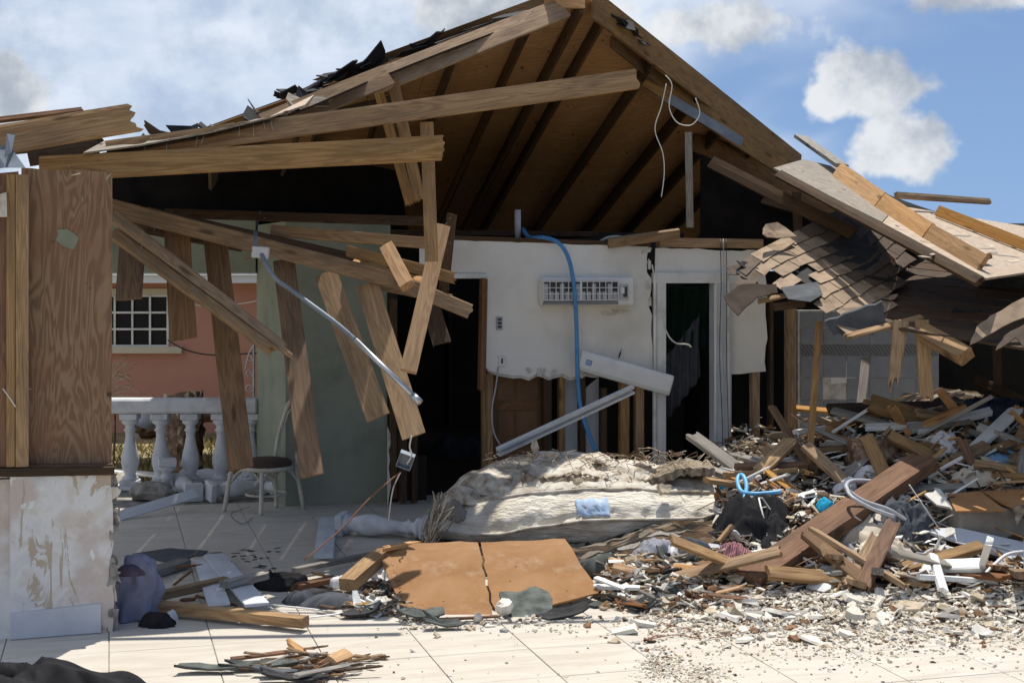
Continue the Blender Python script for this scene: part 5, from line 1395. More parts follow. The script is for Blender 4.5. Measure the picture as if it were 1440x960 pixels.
MNAME = {'pine': 'tan', 'pine_grey': 'greyish tan', 'wood_red': 'reddish', 'wood_grey': 'grey', 'pine_fresh_lit': 'bright yellow', 'pine_dark': 'dark brown', 'chip_white': 'cream', 'card': 'orange-tan', 'chip_tan': 'beige',
         'plaster_core': 'off-white', 'paint_white': 'white', 'tarpaper': 'black', 'chip_brown': 'brown', 'shingle_green': 'dark green', 'chip_grey': 'grey', 'plastic_white': 'glossy white'}
def lbl(look, what, px, py):
    if py < 665: w_ = 'on the top of the heap by the tiled wall' if px < 1240 else 'on the top of the heap at far right'
    elif py < 745: w_ = 'between mattress and red-brown beam' if px < 1170 else ('right of the red-brown beam' if px < 1330 else 'above the grey box')
    else: w_ = 'below the black clothes' if px < 1110 else ('at the heap foot near the beige pillow' if px < 1290 else 'at the heap foot under the grey box')
    return look+' '+what+' '+w_
def build_heap():
    rnd = random.Random(33)
    # ---- named pieces of the heap
    BP('fallen_post', (1050, 818, 9.75), (1300, 648, 11.3), 44, 'wood_red', .10, nrm=(-.45, -.55, .7), j=(.03, .02), label='big reddish brown weathered beam lying diagonally on the heap', cat='beam', seg=6)
    BP('heap_beam', (1222, 565, 12.5), (1370, 612, 12.3), 26, 'pine', .05, j=(.02, .03), nrm=(0, -.8, .6), label='long beam slanting down right at the back of the heap', cat='beam')
    BP('heap_beam', (1250, 612, 11.9), (1345, 660, 11.7), 16, 'pine', .06, nrm=(0, -.8, .6), label='rounded beam end pointing up left behind the red-brown beam', cat='beam')
    BP('lumber_block', (1318, 655, 11.6), (1352, 690, 11.5), 34, 'pine', .08, nrm=(-.3, -.8, .5), label='chunky lumber block at the right end of the red-brown beam', cat='lumber block')
    BP('plank_scrap', (1218, 612, 11.9), (1244, 668, 11.6), 20, 'pine', .03, nrm=(-.2, -.8, .5), label='short plank leaning upright left of the red-brown beam top', cat='plank')
    BP('plank_scrap', (1136, 640, 12.1), (1138, 700, 11.9), 24, 'pine', .03, label='squarish plank standing at the foot of the thin crooked post', cat='plank')
    BP('white_lath', (1085, 690, 11.9), (1155, 642, 12.3), 10, 'paint_white', .02, nrm=(0, -.7, .8), label='white painted lath leaning up right near the door frame', cat='lath')
    BP('grey_lath', (1150, 705, 11.6), (1220, 640, 11.9), 14, 'wood_grey', .02, nrm=(-.3, -.7, .6), label='grey weathered lath leaning up right in mid heap', cat='lath')
    BP('yellow_stud', (1012, 690, 12.6), (1240, 656, 12.9), 13, 'pine_fresh_lit', .06, nrm=(0, -.8, .6), label='long pale stud lying level along the back of the heap', cat='stud')
    BP('front_stud', (945, 800, 10.1), (1055, 815, 10.0), 15, 'pine_fresh_lit', .06, nrm=(0, -.6, .8), label='pale straight stud lying level left of the red-brown beam foot', cat='stud')
    BP('splintered_log', (862, 798, 10.1), (945, 818, 10.0), 13, 'pine_fresh_lit', .06, nrm=(0, -.6, .8), j=(0, .25), label='orange splintered stick beside the grey-green shingles', cat='stick')
    BP('pine_offcut', (1340, 650, 11.5), (1390, 625, 11.6), 20, 'pine', .04, nrm=(-.2, -.5, .8), label='clean rectangular offcut lying on the right of the heap', cat='offcut')
    BP('right_plank', (1370, 652, 11.2), (1470, 668, 11.1), 12, 'pine', .05, nrm=(0, -.7, .7), label='level plank at the right edge above the grey box', cat='plank')
    BP('bottom_beam', (1310, 785, 10.0), (1460, 822, 9.9), 24, 'wood_red', .09, nrm=(0, -.7, .7), label='dark brown beam at the right edge under the white panel', cat='beam')
    BP('crossing_stick', (1255, 800, 10.1), (1392, 768, 10.4), 10, 'wood_red', .04, nrm=(0, -.7, .7), label='thin brown stick slanting under the grey box', cat='stick')
    BP('low_board', (1330, 806, 9.85), (1400, 830, 9.7), 14, 'pine_grey', .03, nrm=(0, -.5, .9), label='flat brown board at the foot of the heap on the right', cat='board')
    BP('pale_stick', (1420, 578, 12.0), (1460, 612, 11.8), 8, 'pine_fresh_lit', .03, label='pale stick slanting at the right edge against the dark', cat='stick')
    BP('twisted_lath', (1130, 596, 12.3), (1212, 632, 12.1), 7, 'wood_grey', .02, nrm=(0, -.7, .7), label='thin grey lath sticking out left over the tiled wall', cat='lath')
    BP('white_strip', (1170, 608, 12.4), (1226, 572, 12.5), 4, 'paint_white', .012, label='thin white strip curving up before the tiled wall', cat='strip')
    BP('curved_plank', (1165, 612, 12.9), (1300, 575, 13.0), 14, 'wood_red', .03, nrm=(0, -.6, .8), bend=.12, label='bowed reddish plank at the back of the heap', cat='plank')
    BP('curved_plank', (1205, 615, 12.5), (1330, 600, 12.6), 10, 'pine', .03, nrm=(0, -.5, .9), bend=-.08, label='bowed pale plank under the long slanting beam', cat='plank')
    BP('dark_slab', (1165, 576, 13.2), (1320, 572, 13.4), 20, 'pine_dark', .05, nrm=(0, -.6, .8), label='dark slab of wood deep at the back of the heap', cat='slab')
    # rusty curved drum
    p = M(1225, 660); vs_, fs = lathe([(.02, -.2), (.13, -.2), (.14, -.05), (.14, .12), (.13, .2), (.02, .2)], 16)
    vs_ = [q*(1+.12*noise.noise(q*6)) for q in vs_]
    tag(mesh('rusty_drum', vs_, fs, 'bark', None, Matrix.Translation(p+V((.05, .15, .10))) @ rot(.2, 0, 1.57), smooth=True), 'rusty brown drum half buried behind the leaning plank', 'drum')
    # wooden A-frame scrap
    t = thing('wooden_frame_scrap', M(1110, 725), 'small orange wooden frame corner in mid heap', 'frame')
    for a, b in (((1088, 715), (1132, 742)), ((1094, 714), (1118, 700)), ((1118, 702), (1134, 735))): BP('rail', (a[0], a[1], 11.1), (b[0], b[1], 11.0), 6, 'pine_fresh_lit', .02, parent=t)
    # grey upholstered box with board flaps
    t = thing('grey_box', M(1395, 780), 'grey upholstered box with tan board top at the right edge', 'box')
    o = W(1349, 772, 10.5); ux = V((1, .12, -.02)); hh = 56/F*10.5
    box('body', o, ux*.95, V((-.1, .7, .03)), V((.0, 0, hh)), 'sofa_grey', t, bev=.02)
    a = o+V((0, -.02, hh+.004))
    slab('top_board', [W(1332, 694, 10.9), W(1378, 690, 10.95), W(1415, 717, 10.45), W(1344, 718, 10.45)], V((0, .006, -.012)), 'card', t)
    slab('top_board', [W(1382, 690, 10.95), W(1480, 684, 10.9), W(1480, 706, 10.5), W(1428, 714, 10.45), W(1408, 706, 10.6)], V((0, .006, -.014)), 'card', t)
    slab('torn_lining', [W(1424, 712, 10.44), W(1450, 708, 10.44), W(1452, 740, 10.44), W(1440, 722, 10.44), W(1430, 738, 10.44)], V((0, .01, 0)), 'foam', t)
    tag(slab('grey_panel_scrap', [W(x, y, 10.6+(718-y)*.008) for x, y in J((1300, 694), (1322, 687), 4, 2)+J((1322, 687), (1340, 714), 4, 1)+J((1340, 716), (1312, 706), 4, 2)], V((0, .006, -.014)), 'plaster_core'), 'small grey-green panel scrap left of the tan box top', 'panel')
    # pale blue-white panels below the box
    for k, pts in enumerate((((1290, 742), (1470, 800), (1470, 768), (1350, 742)), ((1420, 790), (1480, 808), (1480, 778), (1432, 776)))):
        tag(slab('painted_sheet', [W(x, y, 10.15+(800-y)*.006) for x, y in pts], V((0, .01, -.02)), 'paint_bluegrey_shade' if k == 0 else 'paint_white'), ('long pale blue panel sloping under the grey box', 'bright white panel corner at the right edge under the box')[k], 'panel')
    # ---- hoses, pipes, hangers
    def tb(nm, pts, r, m_, lab, cat): return tag(tube(nm, [W(*p) for p in pts], r, m_, sides=9), lab, cat)
    tb('blue_hose_loop', [(1034, 716, 11.0), (1045, 703, 11.1), (1050, 685, 11.2), (1046, 670, 11.3), (1040, 668, 11.35), (1037, 676, 11.3), (1042, 690, 11.2), (1058, 694, 11.1), (1080, 693, 11.1), (1099, 691, 11.1)], .017, 'blue_pipe_bright', 'bright blue hose loop standing right of the mattress', 'hose')
    tb('grey_tube', [(1290, 738, 10.6), (1262, 724, 10.6), (1225, 712, 10.65), (1200, 698, 10.7), (1190, 684, 10.8), (1198, 676, 10.9), (1220, 676, 11.0), (1232, 678, 11.1)], .017, 'plastic_grey', 'upper grey plastic tube bent over the red-brown beam', 'tube')
    tb('grey_tube', [(1275, 732, 10.5), (1250, 716, 10.5), (1215, 704, 10.55), (1193, 690, 10.6), (1200, 700, 10.45), (1225, 714, 10.4), (1258, 726, 10.4)], .014, 'plastic_grey', 'lower grey plastic tube lying along the upper one', 'tube')
    tb('white_tube', [(1298, 780, 10.1), (1312, 772, 10.15), (1330, 771, 10.2), (1342, 780, 10.1), (1352, 800, 9.9), (1366, 808, 9.85)], .012, 'plastic_grey', 'arched grey tube in front of the pale blue panel', 'tube')
    tb('white_tube', [(1382, 810, 9.8), (1400, 792, 9.9), (1420, 778, 10.0), (1460, 774, 10.1)], .012, 'plastic_white', 'arched white tube at the right edge of the heap', 'tube')
    tb('long_cable', [(1010, 678, 11.9), (1050, 680, 11.8), (1100, 686, 11.7), (1150, 690, 11.6)], .012, 'plastic_grey', 'grey cable lying level left of the white lath', 'cable')
    def hanger(lab, P, r=.0065, m_='plastic_white'):
        t = thing('clothes_hanger', W(*P['tri'][0]), lab, 'hanger', 'plastic clothes hangers')
        tri = [W(*p) for p in P['tri']]; tube('frame', tri+[tri[0]], r, m_, t, smooth_path=False, sides=7)
        tube('hook', [W(*p) for p in P['hook']], r, m_, t, sides=7)
    hanger('white hanger standing upright among the black clothes', {'tri': [(1067, 700, 10.75), (1079, 752, 10.6), (1102, 745, 10.9), (1072, 700, 10.8)], 'hook': [(1079, 752, 10.6), (1076, 762, 10.6), (1068, 768, 10.6), (1062, 764, 10.6), (1061, 757, 10.6)]})
    hanger('white hanger tilted at the foot of the heap on the right', {'tri': [(1303, 800, 9.8), (1316, 818, 9.7), (1322, 815, 9.7), (1341, 787, 9.9), (1330, 788, 9.9)], 'hook': [(1303, 800, 9.8), (1292, 805, 9.75), (1280, 806, 9.75), (1278, 803, 9.75)]})
    hanger('white hanger lying on the tiles left of the hardboard', {'tri': [(372, 849, 9.45), (384, 856, 9.4), (428, 869, 9.15), (480, 862, 9.2), (440, 856, 9.4)], 'hook': [(428, 869, 9.15), (427, 876, 9.1), (430, 880, 9.05), (436, 878, 9.05)]}, .006)
    hanger('pale lavender hanger behind the upright white one', {'tri': [(1075, 730, 10.9), (1100, 724, 10.9), (1103, 718, 10.95), (1082, 712, 11.0)], 'hook': [(1082, 712, 11.0), (1078, 704, 11.0), (1072, 703, 11.0)]}, .005, 'cloth_lav')
    # ---- clothes
    HC = heap_cloth
    HC('black_clothes', 1058, 742, 50, 20, .22, 'cloth_black', 'big pile of black clothes right of the mattress', seed=1, fold=.07)
    HC('navy_shirt', 1050, 722, 26, 9, .14, 'cloth_navy', 'dark navy shirt on top of the black clothes', seed=2, fold=.06)
    HC('striped_cloth', 1032, 782, 26, 8, .12, 'cloth_stripe', 'maroon striped garment at the front of the black clothes', seed=3, fold=.05)
    HC('charcoal_trousers', 978, 782, 24, 9, .12, 'cloth_char', 'charcoal garment between the white cloth and striped garment', seed=4, fold=.05)
    HC('grey_sheet', 918, 778, 30, 8, .10, 'cloth_grey', 'grey sheet crumpled below the right part of the mattress', seed=5, fold=.05)
    HC('white_shirt', 942, 780, 16, 6, .10, 'cloth_white', 'white shirt crumpled on the grey sheet', seed=6, fold=.05)
    HC('beige_pillow', 1215, 748, 50, 14, .20, 'cloth_beige', 'beige dirty pillow under the red-brown beam', 'pillow', seed=7, fold=.03, fr=4)
    HC('beige_sheet', 1240, 776, 40, 10, .16, 'cloth_beige', 'cream crumpled sheet at the foot of the beige pillow', 'sheet', seed=8, fold=.07)
    HC('dark_bedding', 1270, 738, 50, 14, .12, 'cloth_char', 'dark bluish bedding in the hollow beside the grey box', 'bedding', seed=9, fold=.05)
    HC('grey_garment', 1190, 785, 16, 8, .12, 'cloth_grey', 'grey garment hanging down left of the cream sheet', seed=10, fold=.05)
    HC('beige_strip', 1150, 782, 10, 12, .12, 'cloth_beige', 'narrow beige cloth drooping under the red-brown beam', seed=11, fold=.05)
    HC('cyan_scrap', 1160, 716, 12, 5, .08, 'cloth_cyan', 'bright cyan scrap of cloth left of the red-brown beam', 'cloth', seed=12, fold=.03)
    HC('cyan_scrap', 1020, 692, 14, 4, .06, 'cloth_cyan', 'cyan scrap of sheeting beside the mattress end', 'cloth', seed=13, fold=.03)
    HC('blue_tarp', 1415, 652, 40, 9, .08, 'cloth_blue', 'blue tarp folded at the right side of the heap', 'tarp', seed=14, fold=.04)
    HC('blue_cloth', 1066, 672, 22, 8, .12, 'cloth_navy', 'dark blue cloth in the shade behind the blue hose loop', 'cloth', seed=15, fold=.05)
    HC('white_cloth', 1328, 634, 24, 10, .14, 'cloth_white', 'white cloth bundle on top of the heap', 'cloth', seed=16, fold=.06)
    HC('white_bag', 1190, 690, 14, 8, .10, 'cloth_white', 'white plastic bag caught on the grey lath', 'bag', seed=17, fold=.05)
    HC('folded_sheets', 1215, 672, 18, 5, .10, 'cloth_white', 'folded white sheets behind the red-brown beam', 'sheet', seed=18, fold=.03)
    HC('grey_cloth', 1385, 672, 34, 8, .14, 'cloth_beige', 'greyish rag above the tan box top', 'rag', seed=19, fold=.06)
    HC('dark_rags', 1400, 585, 45, 14, .14, 'cloth_navy', 'dark rags in the shadow at the back right of the heap', 'rag', seed=20, fold=.07)
    HC('room_clothes', 640, 640, 50, 14, .25, 'cloth_char', 'dark heap of clothes on the floor inside the black doorway', seed=21, fold=.08, ground=0)
    HC('purple_rag', 628, 752, 24, 6, .07, 'cloth_purple', 'dark purple rag between mattress and hardboard', 'rag', seed=22, fold=.04)
    HC('green_shingle_cloth', 838, 800, 26, 7, .10, 'shingle_green', 'olive green felt folded at the right corner of the hardboard', 'felt', seed=23, fold=.03, fr=4)
    # ---- loose random lumber and scraps of the heap
    mats_ = ['pine', 'pine', 'pine', 'wood_red', 'wood_grey', 'wood_grey', 'pine_fresh_lit', 'pine_grey', 'paint_white']
    for k in range(150):
        while True:
            px, py = rnd.uniform(1010, 1470), rnd.uniform(585, 832)
            if py < 640 and px < 1150: continue
            if 1040 < px < 1310 and abs(py-(818-(px-1050)*.68)) < 48: continue
            if px > 1320 and 685 < py < 785: continue
            if 1150 < px < 1320 and 705 < py < 805: continue
            if 1020 < px < 1112 and 698 < py < 800: continue
            break
        big_ = rnd.random() < .48
        L = rnd.uniform(.3, .85) if big_ else rnd.uniform(.10, .32)
        w_ = rnd.uniform(.06, .13) if big_ else rnd.uniform(.02, .07)
        seat_board(px, py, L, w_, rnd.uniform(.03, .05) if big_ else rnd.uniform(.012, .03), (mm := rnd.choice(mats_)), rnd.gauss(0, 1.0), rnd.gauss(.05, .34), rnd, lift=.03, name='wood_offcut',
                   j=(rnd.choice((0, .03, .06)), rnd.choice((0, .04))), label=lbl(MNAME[mm], 'broken wood offcut', px, py), cat='offcut', group='wood offcuts in the heap')
    for k in range(70):
        px, py = rnd.uniform(1010, 1460), rnd.uniform(620, 825)
        if 1050 < px < 1260 and abs(py-(818-(px-1050)*.68)) < 26: continue
        if px > 1330 and 690 < py < 775: continue
        p = M(px, py)+V((0, 0, .03))
        flake('sheet_scrap', p, rnd.uniform(.05, .16), rnd.uniform(.03, .10), (mm := rnd.choice(['chip_white', 'chip_white', 'card', 'chip_tan', 'plaster_core', 'paint_white', 'tarpaper', 'chip_brown'])), rnd.uniform(.006, .015), rnd.uniform(0, 6), rnd.gauss(0, .4), rnd.gauss(0, .4), rnd.uniform(-.02, .03),
              label=lbl(MNAME[mm], 'torn sheet scrap', px, py), cat='scrap', group='panel scraps in the heap', rnd=rnd)
    for k in range(60):
        px, py = rnd.uniform(1010, 1460), rnd.uniform(640, 835)
        if 1050 < px < 1260 and abs(py-(818-(px-1050)*.68)) < 26: continue
        if px > 1330 and 690 < py < 775: continue
        if 1150 < px < 1300 and 715 < py < 795: continue
        mm = rnd.choice(['chip_white', 'plaster_core', 'paint_white', 'chip_tan'])
        flake('plaster_plate', M(px, py)+V((0, 0, .05)), rnd.uniform(.04, .12), rnd.uniform(.03, .08), mm, rnd.uniform(.008, .014), rnd.uniform(0, 6), rnd.gauss(0, .35), rnd.gauss(0, .35), 0,
              label=lbl(MNAME[mm], 'flat plaster plate', px, py), cat='plaster', group='plaster plates in the heap', rnd=rnd, n=7)
    # bright laths and strips
    for k in range(26):
        px, py = rnd.uniform(1020, 1450), rnd.uniform(625, 800)
        if 1040 < px < 1310 and abs(py-(818-(px-1050)*.68)) < 40: continue
        seat_board(px, py, rnd.uniform(.2, .6), rnd.uniform(.012, .03), .01, (mm := rnd.choice(['paint_white', 'paint_white', 'pine_fresh_lit', 'plastic_white'])), rnd.gauss(.1, .7), rnd.gauss(.05, .3), rnd, lift=.05, name='lath_strip',
                   label=lbl(MNAME[mm], 'thin broken strip', px, py), cat='slat', group='white slats in the heap')
    for k in range(14):
        px, py = rnd.uniform(1030, 1430), rnd.uniform(650, 815); p = M(px, py)+V((0, 0, .05)); a = rnd.uniform(0, 6); L = rnd.uniform(.15, .4)
        q = p+V((math.cos(a)*L, math.sin(a)*L*.5, rnd.uniform(-.03, .12)))
        tag(tube('loose_wire', [p, p.lerp(q, .4)+V((0, 0, rnd.uniform(.03, .12))), q], .004, rnd.choice(['wire_black', 'wire_white', 'wire_copper']), sides=5), 'loose bit of wire curling out of the large heap', 'wire', 'wires in the heap')
build_heap()

# ================================================================== PORCH FLOOR AND FRONT STRIP
def build_front():
    rnd = random.Random(77)
    def FB(name, a, b, wpx, m_, t_=.025, lab=None, cat='board', lift=.015, nrm=(0, -.1, 1), group=None, **k):
        za, zb = (lift, lift) if not isinstance(lift, tuple) else lift
        A, B = G(a[0], a[1], za), G(b[0], b[1], zb)
        return board(name, A, B, wpx, t_, m_, nrm=nrm, label=lab, cat=cat, group=group, **k)
    g = 'white painted boards on the porch floor'
    FB('white_board', (461, 730), (455, 782), .15, 'paint_bluegrey_shade', .04, 'thick white painted board lying end-on on the porch floor', lift=.05, group=g)
    FB('white_board', (165, 726), (276, 693), .13, 'paint_bluegrey_shade', .02, 'long white board leaning on the rubble left of the chair', lift=(.03, .16), nrm=(.2, -.5, 1), group=g)
    FB('white_board', (286, 787), (308, 850), .14, 'paint_bluegrey_shade', .02, 'left one of two crossed white boards on the lumber', lift=(.03, .10), group=g)
    FB('white_board', (300, 780), (362, 850), .15, 'paint_bluegrey_shade', .022, 'right one of two crossed white boards on the lumber', lift=(.05, .12), group=g)
    FB('white_board', (160, 662), (225, 668), .12, 'paint_white', .03, 'white board lying flat behind the plywood corner', lift=.12, group=g)
    FB('grey_beam', (202, 808), (262, 790), .12, 'wood_grey', .06, 'grey beam end behind the lavender shirt', 'beam', lift=.04)
    FB('porch_lumber', (212, 840), (318, 816), .07, 'pine', .06, 'upper brown lumber stick lying on the porch beside the shirt', 'lumber', lift=.08)
    FB('porch_lumber', (222, 852), (430, 874), .08, 'pine', .07, 'long lower lumber stick with sunlit right end on the porch', 'lumber', lift=.06)
    FB('porch_lumber', (312, 822), (384, 806), .07, 'wood_grey', .05, 'grey ragged lumber stick crossing the white boards', 'lumber', lift=.14, j=(.05, .08))
    FB('porch_lumber', (412, 802), (530, 778), .05, 'wood_grey', .04, 'thin straight stick pointing at the hardboard corner', 'stick', lift=.06)
    FB('porch_lumber', (410, 826), (475, 812), .08, 'wood_red', .04, 'red-brown splintered stick behind the black bag', 'stick', lift=.08, j=(.08, .05))
    FB('porch_lumber', (488, 822), (534, 782), .12, 'pine', .09, 'chunky lumber end leaning left of the hardboard', 'lumber', lift=(.12, .22), nrm=(-.2, -.5, 1))
    FB('straw_bundle', (536, 772), (590, 762), .05, 'pine_fresh_lit', .03, 'thin splintered lath along the back edge of the hardboard', 'lath', lift=.28, j=(.08, .08))
    FB('edge_batten', (596, 872), (700, 866), .03, 'wood_red', .02, 'thin brown batten under the front edge of the hardboard', 'batten', lift=.02)
    FB('white_batten', (835, 824), (900, 826), .05, 'paint_white', .03, 'short bright white batten right of the hardboard corner', 'batten', lift=.10)
    FB('white_batten', (838, 812), (880, 828), .05, 'paint_white', .02, 'white batten slanting up just behind the short bright one', 'batten', lift=(.16, .12))
    FB('grey_tube_end', (500, 735), (590, 748), .05, 'paint_bluegrey_shade', .05, 'pale grey moulding lying in front of the lone fallen baluster', 'moulding', lift=.06)
    FB('grey_stick', (898, 830), (930, 845), .03, 'wood_grey', .02, 'short grey stick in the scraps right of the hardboard', 'stick', lift=.08)
    FB('brown_card', (968, 828), (1038, 828), .17, 'card', .012, 'small brown board piece left of the red-brown beam foot', 'board', lift=.07)
    FB('dark_plank', (1020, 862), (1140, 862), .06, 'wood_grey', .02, 'flat grey plank strip on the tiles below the red-brown beam', 'plank', lift=.03)
    # glass sheet and dust
    p = [G(x, y, .012) for x, y in J((186, 778), (240, 770), 4, 1)+J((240, 770), (292, 772), 4, 2)+J((292, 774), (262, 786), 4, 3)+J((260, 786), (222, 790), 3, 2)]
    tag(slab('glass_sheet', p, V((0, 0, -.008)), 'felt_grey'), 'broken greenish glass sheet lying on the porch tiles', 'glass')
    # concrete lump with white rag
    vs_, fs = lathe([(.3, -.6), (.9, -.5), (1.0, 0), (.8, .5), (.3, .7)], 12)
    vs_ = [V((q.x*.24, q.y*.16, q.z*.14))*(1+.35*noise.noise(q*1.6)+.12*noise.noise(q*5)) for q in vs_]
    tag(mesh('concrete_lump', vs_, fs, 'concrete', None, Matrix.Translation(G(218, 702)+V((0, 0, .08)))), 'rough concrete lump on the porch near the fallen balusters', 'concrete')
    heap_cloth('white_rag', 222, 690, 22, 6, .14, 'cloth_white', 'white rag draped on the rough concrete lump', 'rag', seed=31, fold=.05, ground=.08)
    heap_cloth('white_sack', 180, 680, 22, 7, .20, 'tarp_white', 'white rounded sack behind the plywood corner', 'sack', seed=32, fold=.02, ground=0)
    # lavender shirt slumped against the stub wall
    vs_, fs = [], []; nx, nz = 64, 30; bc = G(184, 874)+V((0, .12, 0))
    for j in range(nz+1):
        v_ = j/nz
        rr = .05+.125*v_**.6; zz = .40*(1-v_**1.25)
        for i in range(nx):
            th = 2*math.pi*i/nx
            fo = 1+.16*v_*math.sin(th*7+3*noise.noise(V((math.cos(th), math.sin(th), v_*1.5))))+.22*noise.noise(V((math.cos(th)*2.2, math.sin(th)*2.2, v_*4)))+.10*noise.noise(V((math.cos(th)*6, math.sin(th)*6, v_*9)))
            vs_.append(V((rr*fo*math.cos(th)+.03*math.sin(v_*5), rr*fo*math.sin(th)*.8, max(.005, zz+.025*noise.noise(V((math.cos(th)*3, math.sin(th)*3, v_*6)))))))
    for j in range(nz):
        for i in range(nx): q = (i+1) % nx; fs.append((j*nx+i, j*nx+q, (j+1)*nx+q, (j+1)*nx+i))
    fs.append(tuple(range(nx)))
    o = mesh('lavender_shirt', vs_, fs, 'cloth_lav', None, Matrix.Translation(bc), smooth=True); tag(o, 'lavender shirt slumped against the right side of the wall stub', 'shirt')
    heap_cloth('dark_garment', 180, 806, 18, 5, .10, 'cloth_purple', 'dark garment bunched on top of the lavender shirt', 'clothing', seed=33, fold=.05, ground=.34)
    heap_cloth('black_garment', 222, 880, 24, 6, .14, 'cloth_black', 'black garment in the shade beside the lavender shirt', 'clothing', seed=34, fold=.04, ground=0)
    heap_cloth('dark_green_rag', 240, 872, 8, 5, .1, 'cloth_white', 'pale rag tip sticking out beside the lavender shirt', 'rag', seed=35, fold=.04, ground=0)
    heap_cloth('black_bag', 398, 822, 34, 9, .20, 'cloth_black', 'black fabric bag bunched on the porch lumber', 'bag', seed=36, fold=.07, ground=.02)
    heap_cloth('charcoal_case', 470, 852, 38, 10, .24, 'cloth_char', 'rounded charcoal case left of the hardboard', 'case', seed=37, fold=.02, ground=.0, fr=3)
    heap_cloth('charcoal_garment', 420, 848, 22, 7, .12, 'cloth_char', 'charcoal garment between the black bag and rounded case', 'clothing', seed=38, fold=.05, ground=.0)
    heap_cloth('white_towel', 528, 820, 22, 9, .12, 'cloth_white', 'white patterned towel tucked left of the hardboard', 'towel', seed=39, fold=.06, ground=.0)
    heap_cloth('white_strap', 478, 822, 14, 4, .16, 'cloth_white', 'white cloth behind the rounded charcoal case', 'cloth', seed=40, fold=.03, ground=.05)
    heap_cloth('black_cloth', 60, 978, 105, 13, .20, 'cloth_black', 'black cloth in the bottom left corner of the terrace', 'cloth', seed=41, fold=.06, ground=.0, fr=5)
    heap_cloth('black_sleeve', 14, 950, 22, 12, .16, 'cloth_black', 'raised black cloth fold at the bottom left edge', 'cloth', seed=42, fold=.06, ground=.0, fr=5)
    # shingle flakes
    sf = [(508, 868, .16, .09, 'flat dark shingle flake left of the hardboard foot'), (590, 872, .15, .08, 'dark shingle flake leaning on the hardboard corner'), (622, 884, .13, .05, 'narrow dark shingle flake below the hardboard'),
          (800, 868, .20, .06, 'long dark green shingle flake right of the white block'), (912, 822, .14, .09, 'dark shingle flake right of the white battens'), (935, 838, .12, .08, 'small grey shingle flake in the scraps'), (905, 858, .12, .07, 'black shingle flake near the front of the scraps'),
          (945, 800, .16, .1, 'dark shingle flake under the pale stud'), (552, 838, .10, .08, 'small upright dark shingle flake at the hardboard left edge')]
    for k, (px, py, sx, sy, lab) in enumerate(sf):
        flake('shingle_flake', M(px, py)+V((0, 0, .035)), sx, sy, 'shingle_green' if k % 3 else 'tarpaper', .012, rnd.uniform(-.4, .4), rnd.uniform(-.15, .5), rnd.uniform(-.25, .25), .03, label=lab, cat='shingle', group='shingle flakes along the front', rnd=rnd, n=12)
    for k in range(60):
        px, py = (rnd.uniform(845, 1010), rnd.uniform(785, 862)) if k < 40 else (rnd.uniform(500, 570), rnd.uniform(830, 872))
        m_ = rnd.choice(['chip_white', 'chip_tan', 'tarpaper', 'shingle_green', 'chip_grey', 'chip_brown', 'paint_white'])
        flake('front_scrap', M(px, py)+V((0, 0, rnd.uniform(.02, .06))), rnd.uniform(.03, .10), rnd.uniform(.02, .06), m_, rnd.uniform(.008, .025), rnd.uniform(0, 6), rnd.gauss(0, .4), rnd.gauss(0, .4), .01,
              label='small '+MNAME[m_]+' scrap '+('right of the hardboard' if k < 40 else 'at the left edge of the hardboard'), cat='scrap', group='scraps beside the hardboard', rnd=rnd)
    for k in range(40):
        px, py = (rnd.uniform(850, 1040), rnd.uniform(790, 860)) if k < 26 else (rnd.uniform(210, 560), rnd.uniform(800, 868))
        p = M(px, py)+V((0, 0, .05)); a = rnd.gauss(0, .6); L = rnd.uniform(.1, .35)
        d = V((math.cos(a), math.sin(a), rnd.gauss(0, .15))).normalized()
        board('wood_splinter', p-d*L/2, p+d*L/2, rnd.uniform(.012, .04), .014, rnd.choice(['pine', 'wood_red', 'pine_fresh_lit', 'wood_grey', 'pine_dark']), nrm=(0, -.3, 1), j=(.05, .05), label='small splintered stick '+('among the scraps right of the hardboard' if k < 26 else 'on the shaded porch left of the hardboard'), cat='stick', group='splinters beside the hardboard')
    # foreground pile on the terrace
    for k, (px, py, sx, sy, m_, lab) in enumerate(((290, 938, .20, .05, 'shingle_green', 'long grey shingle strip on the sunny tiles, left end'), (370, 934, .22, .06, 'shingle_green', 'grey shingle strip overlapping the first on the sunny tiles'), (410, 952, .18, .04, 'tarpaper', 'dark shingle strip at the bottom edge under the splinters'), (400, 944, .16, .05, 'felt_grey', 'pale grey shingle strip under the small wood block'))):
        flake('terrace_shingle', G(px, py, .03), sx, sy, m_, .014, rnd.uniform(-.15, .15), rnd.uniform(-.1, .2), rnd.uniform(-.1, .1), .02, label=lab, cat='shingle', rnd=rnd, n=13)
    board('terrace_lath', G(325, 926, .03), G(420, 914, .03), .035, .02, 'wood_red', nrm=(0, -.2, 1), label='thin reddish lath on the small terrace pile', cat='lath')
    board('terrace_lath', G(412, 950, .05), G(508, 932, .05), .04, .02, 'wood_grey', nrm=(0, -.2, 1), j=(.05, .06), label='grey lath at the front of the small terrace pile', cat='lath')
    board('terrace_block', G(464, 932, .05), G(488, 922, .05), .07, .07, 'pine_fresh_lit', nrm=(.3, -.6, 1), label='small square wood block on the terrace pile', cat='block')
    board('terrace_lath', G(402, 900, .08), G(428, 918, .03), .05, .02, 'pine_fresh_lit', nrm=(.3, -.6, 1), j=(.10, .03), label='bright splintered piece standing up from the terrace pile', cat='splinter')
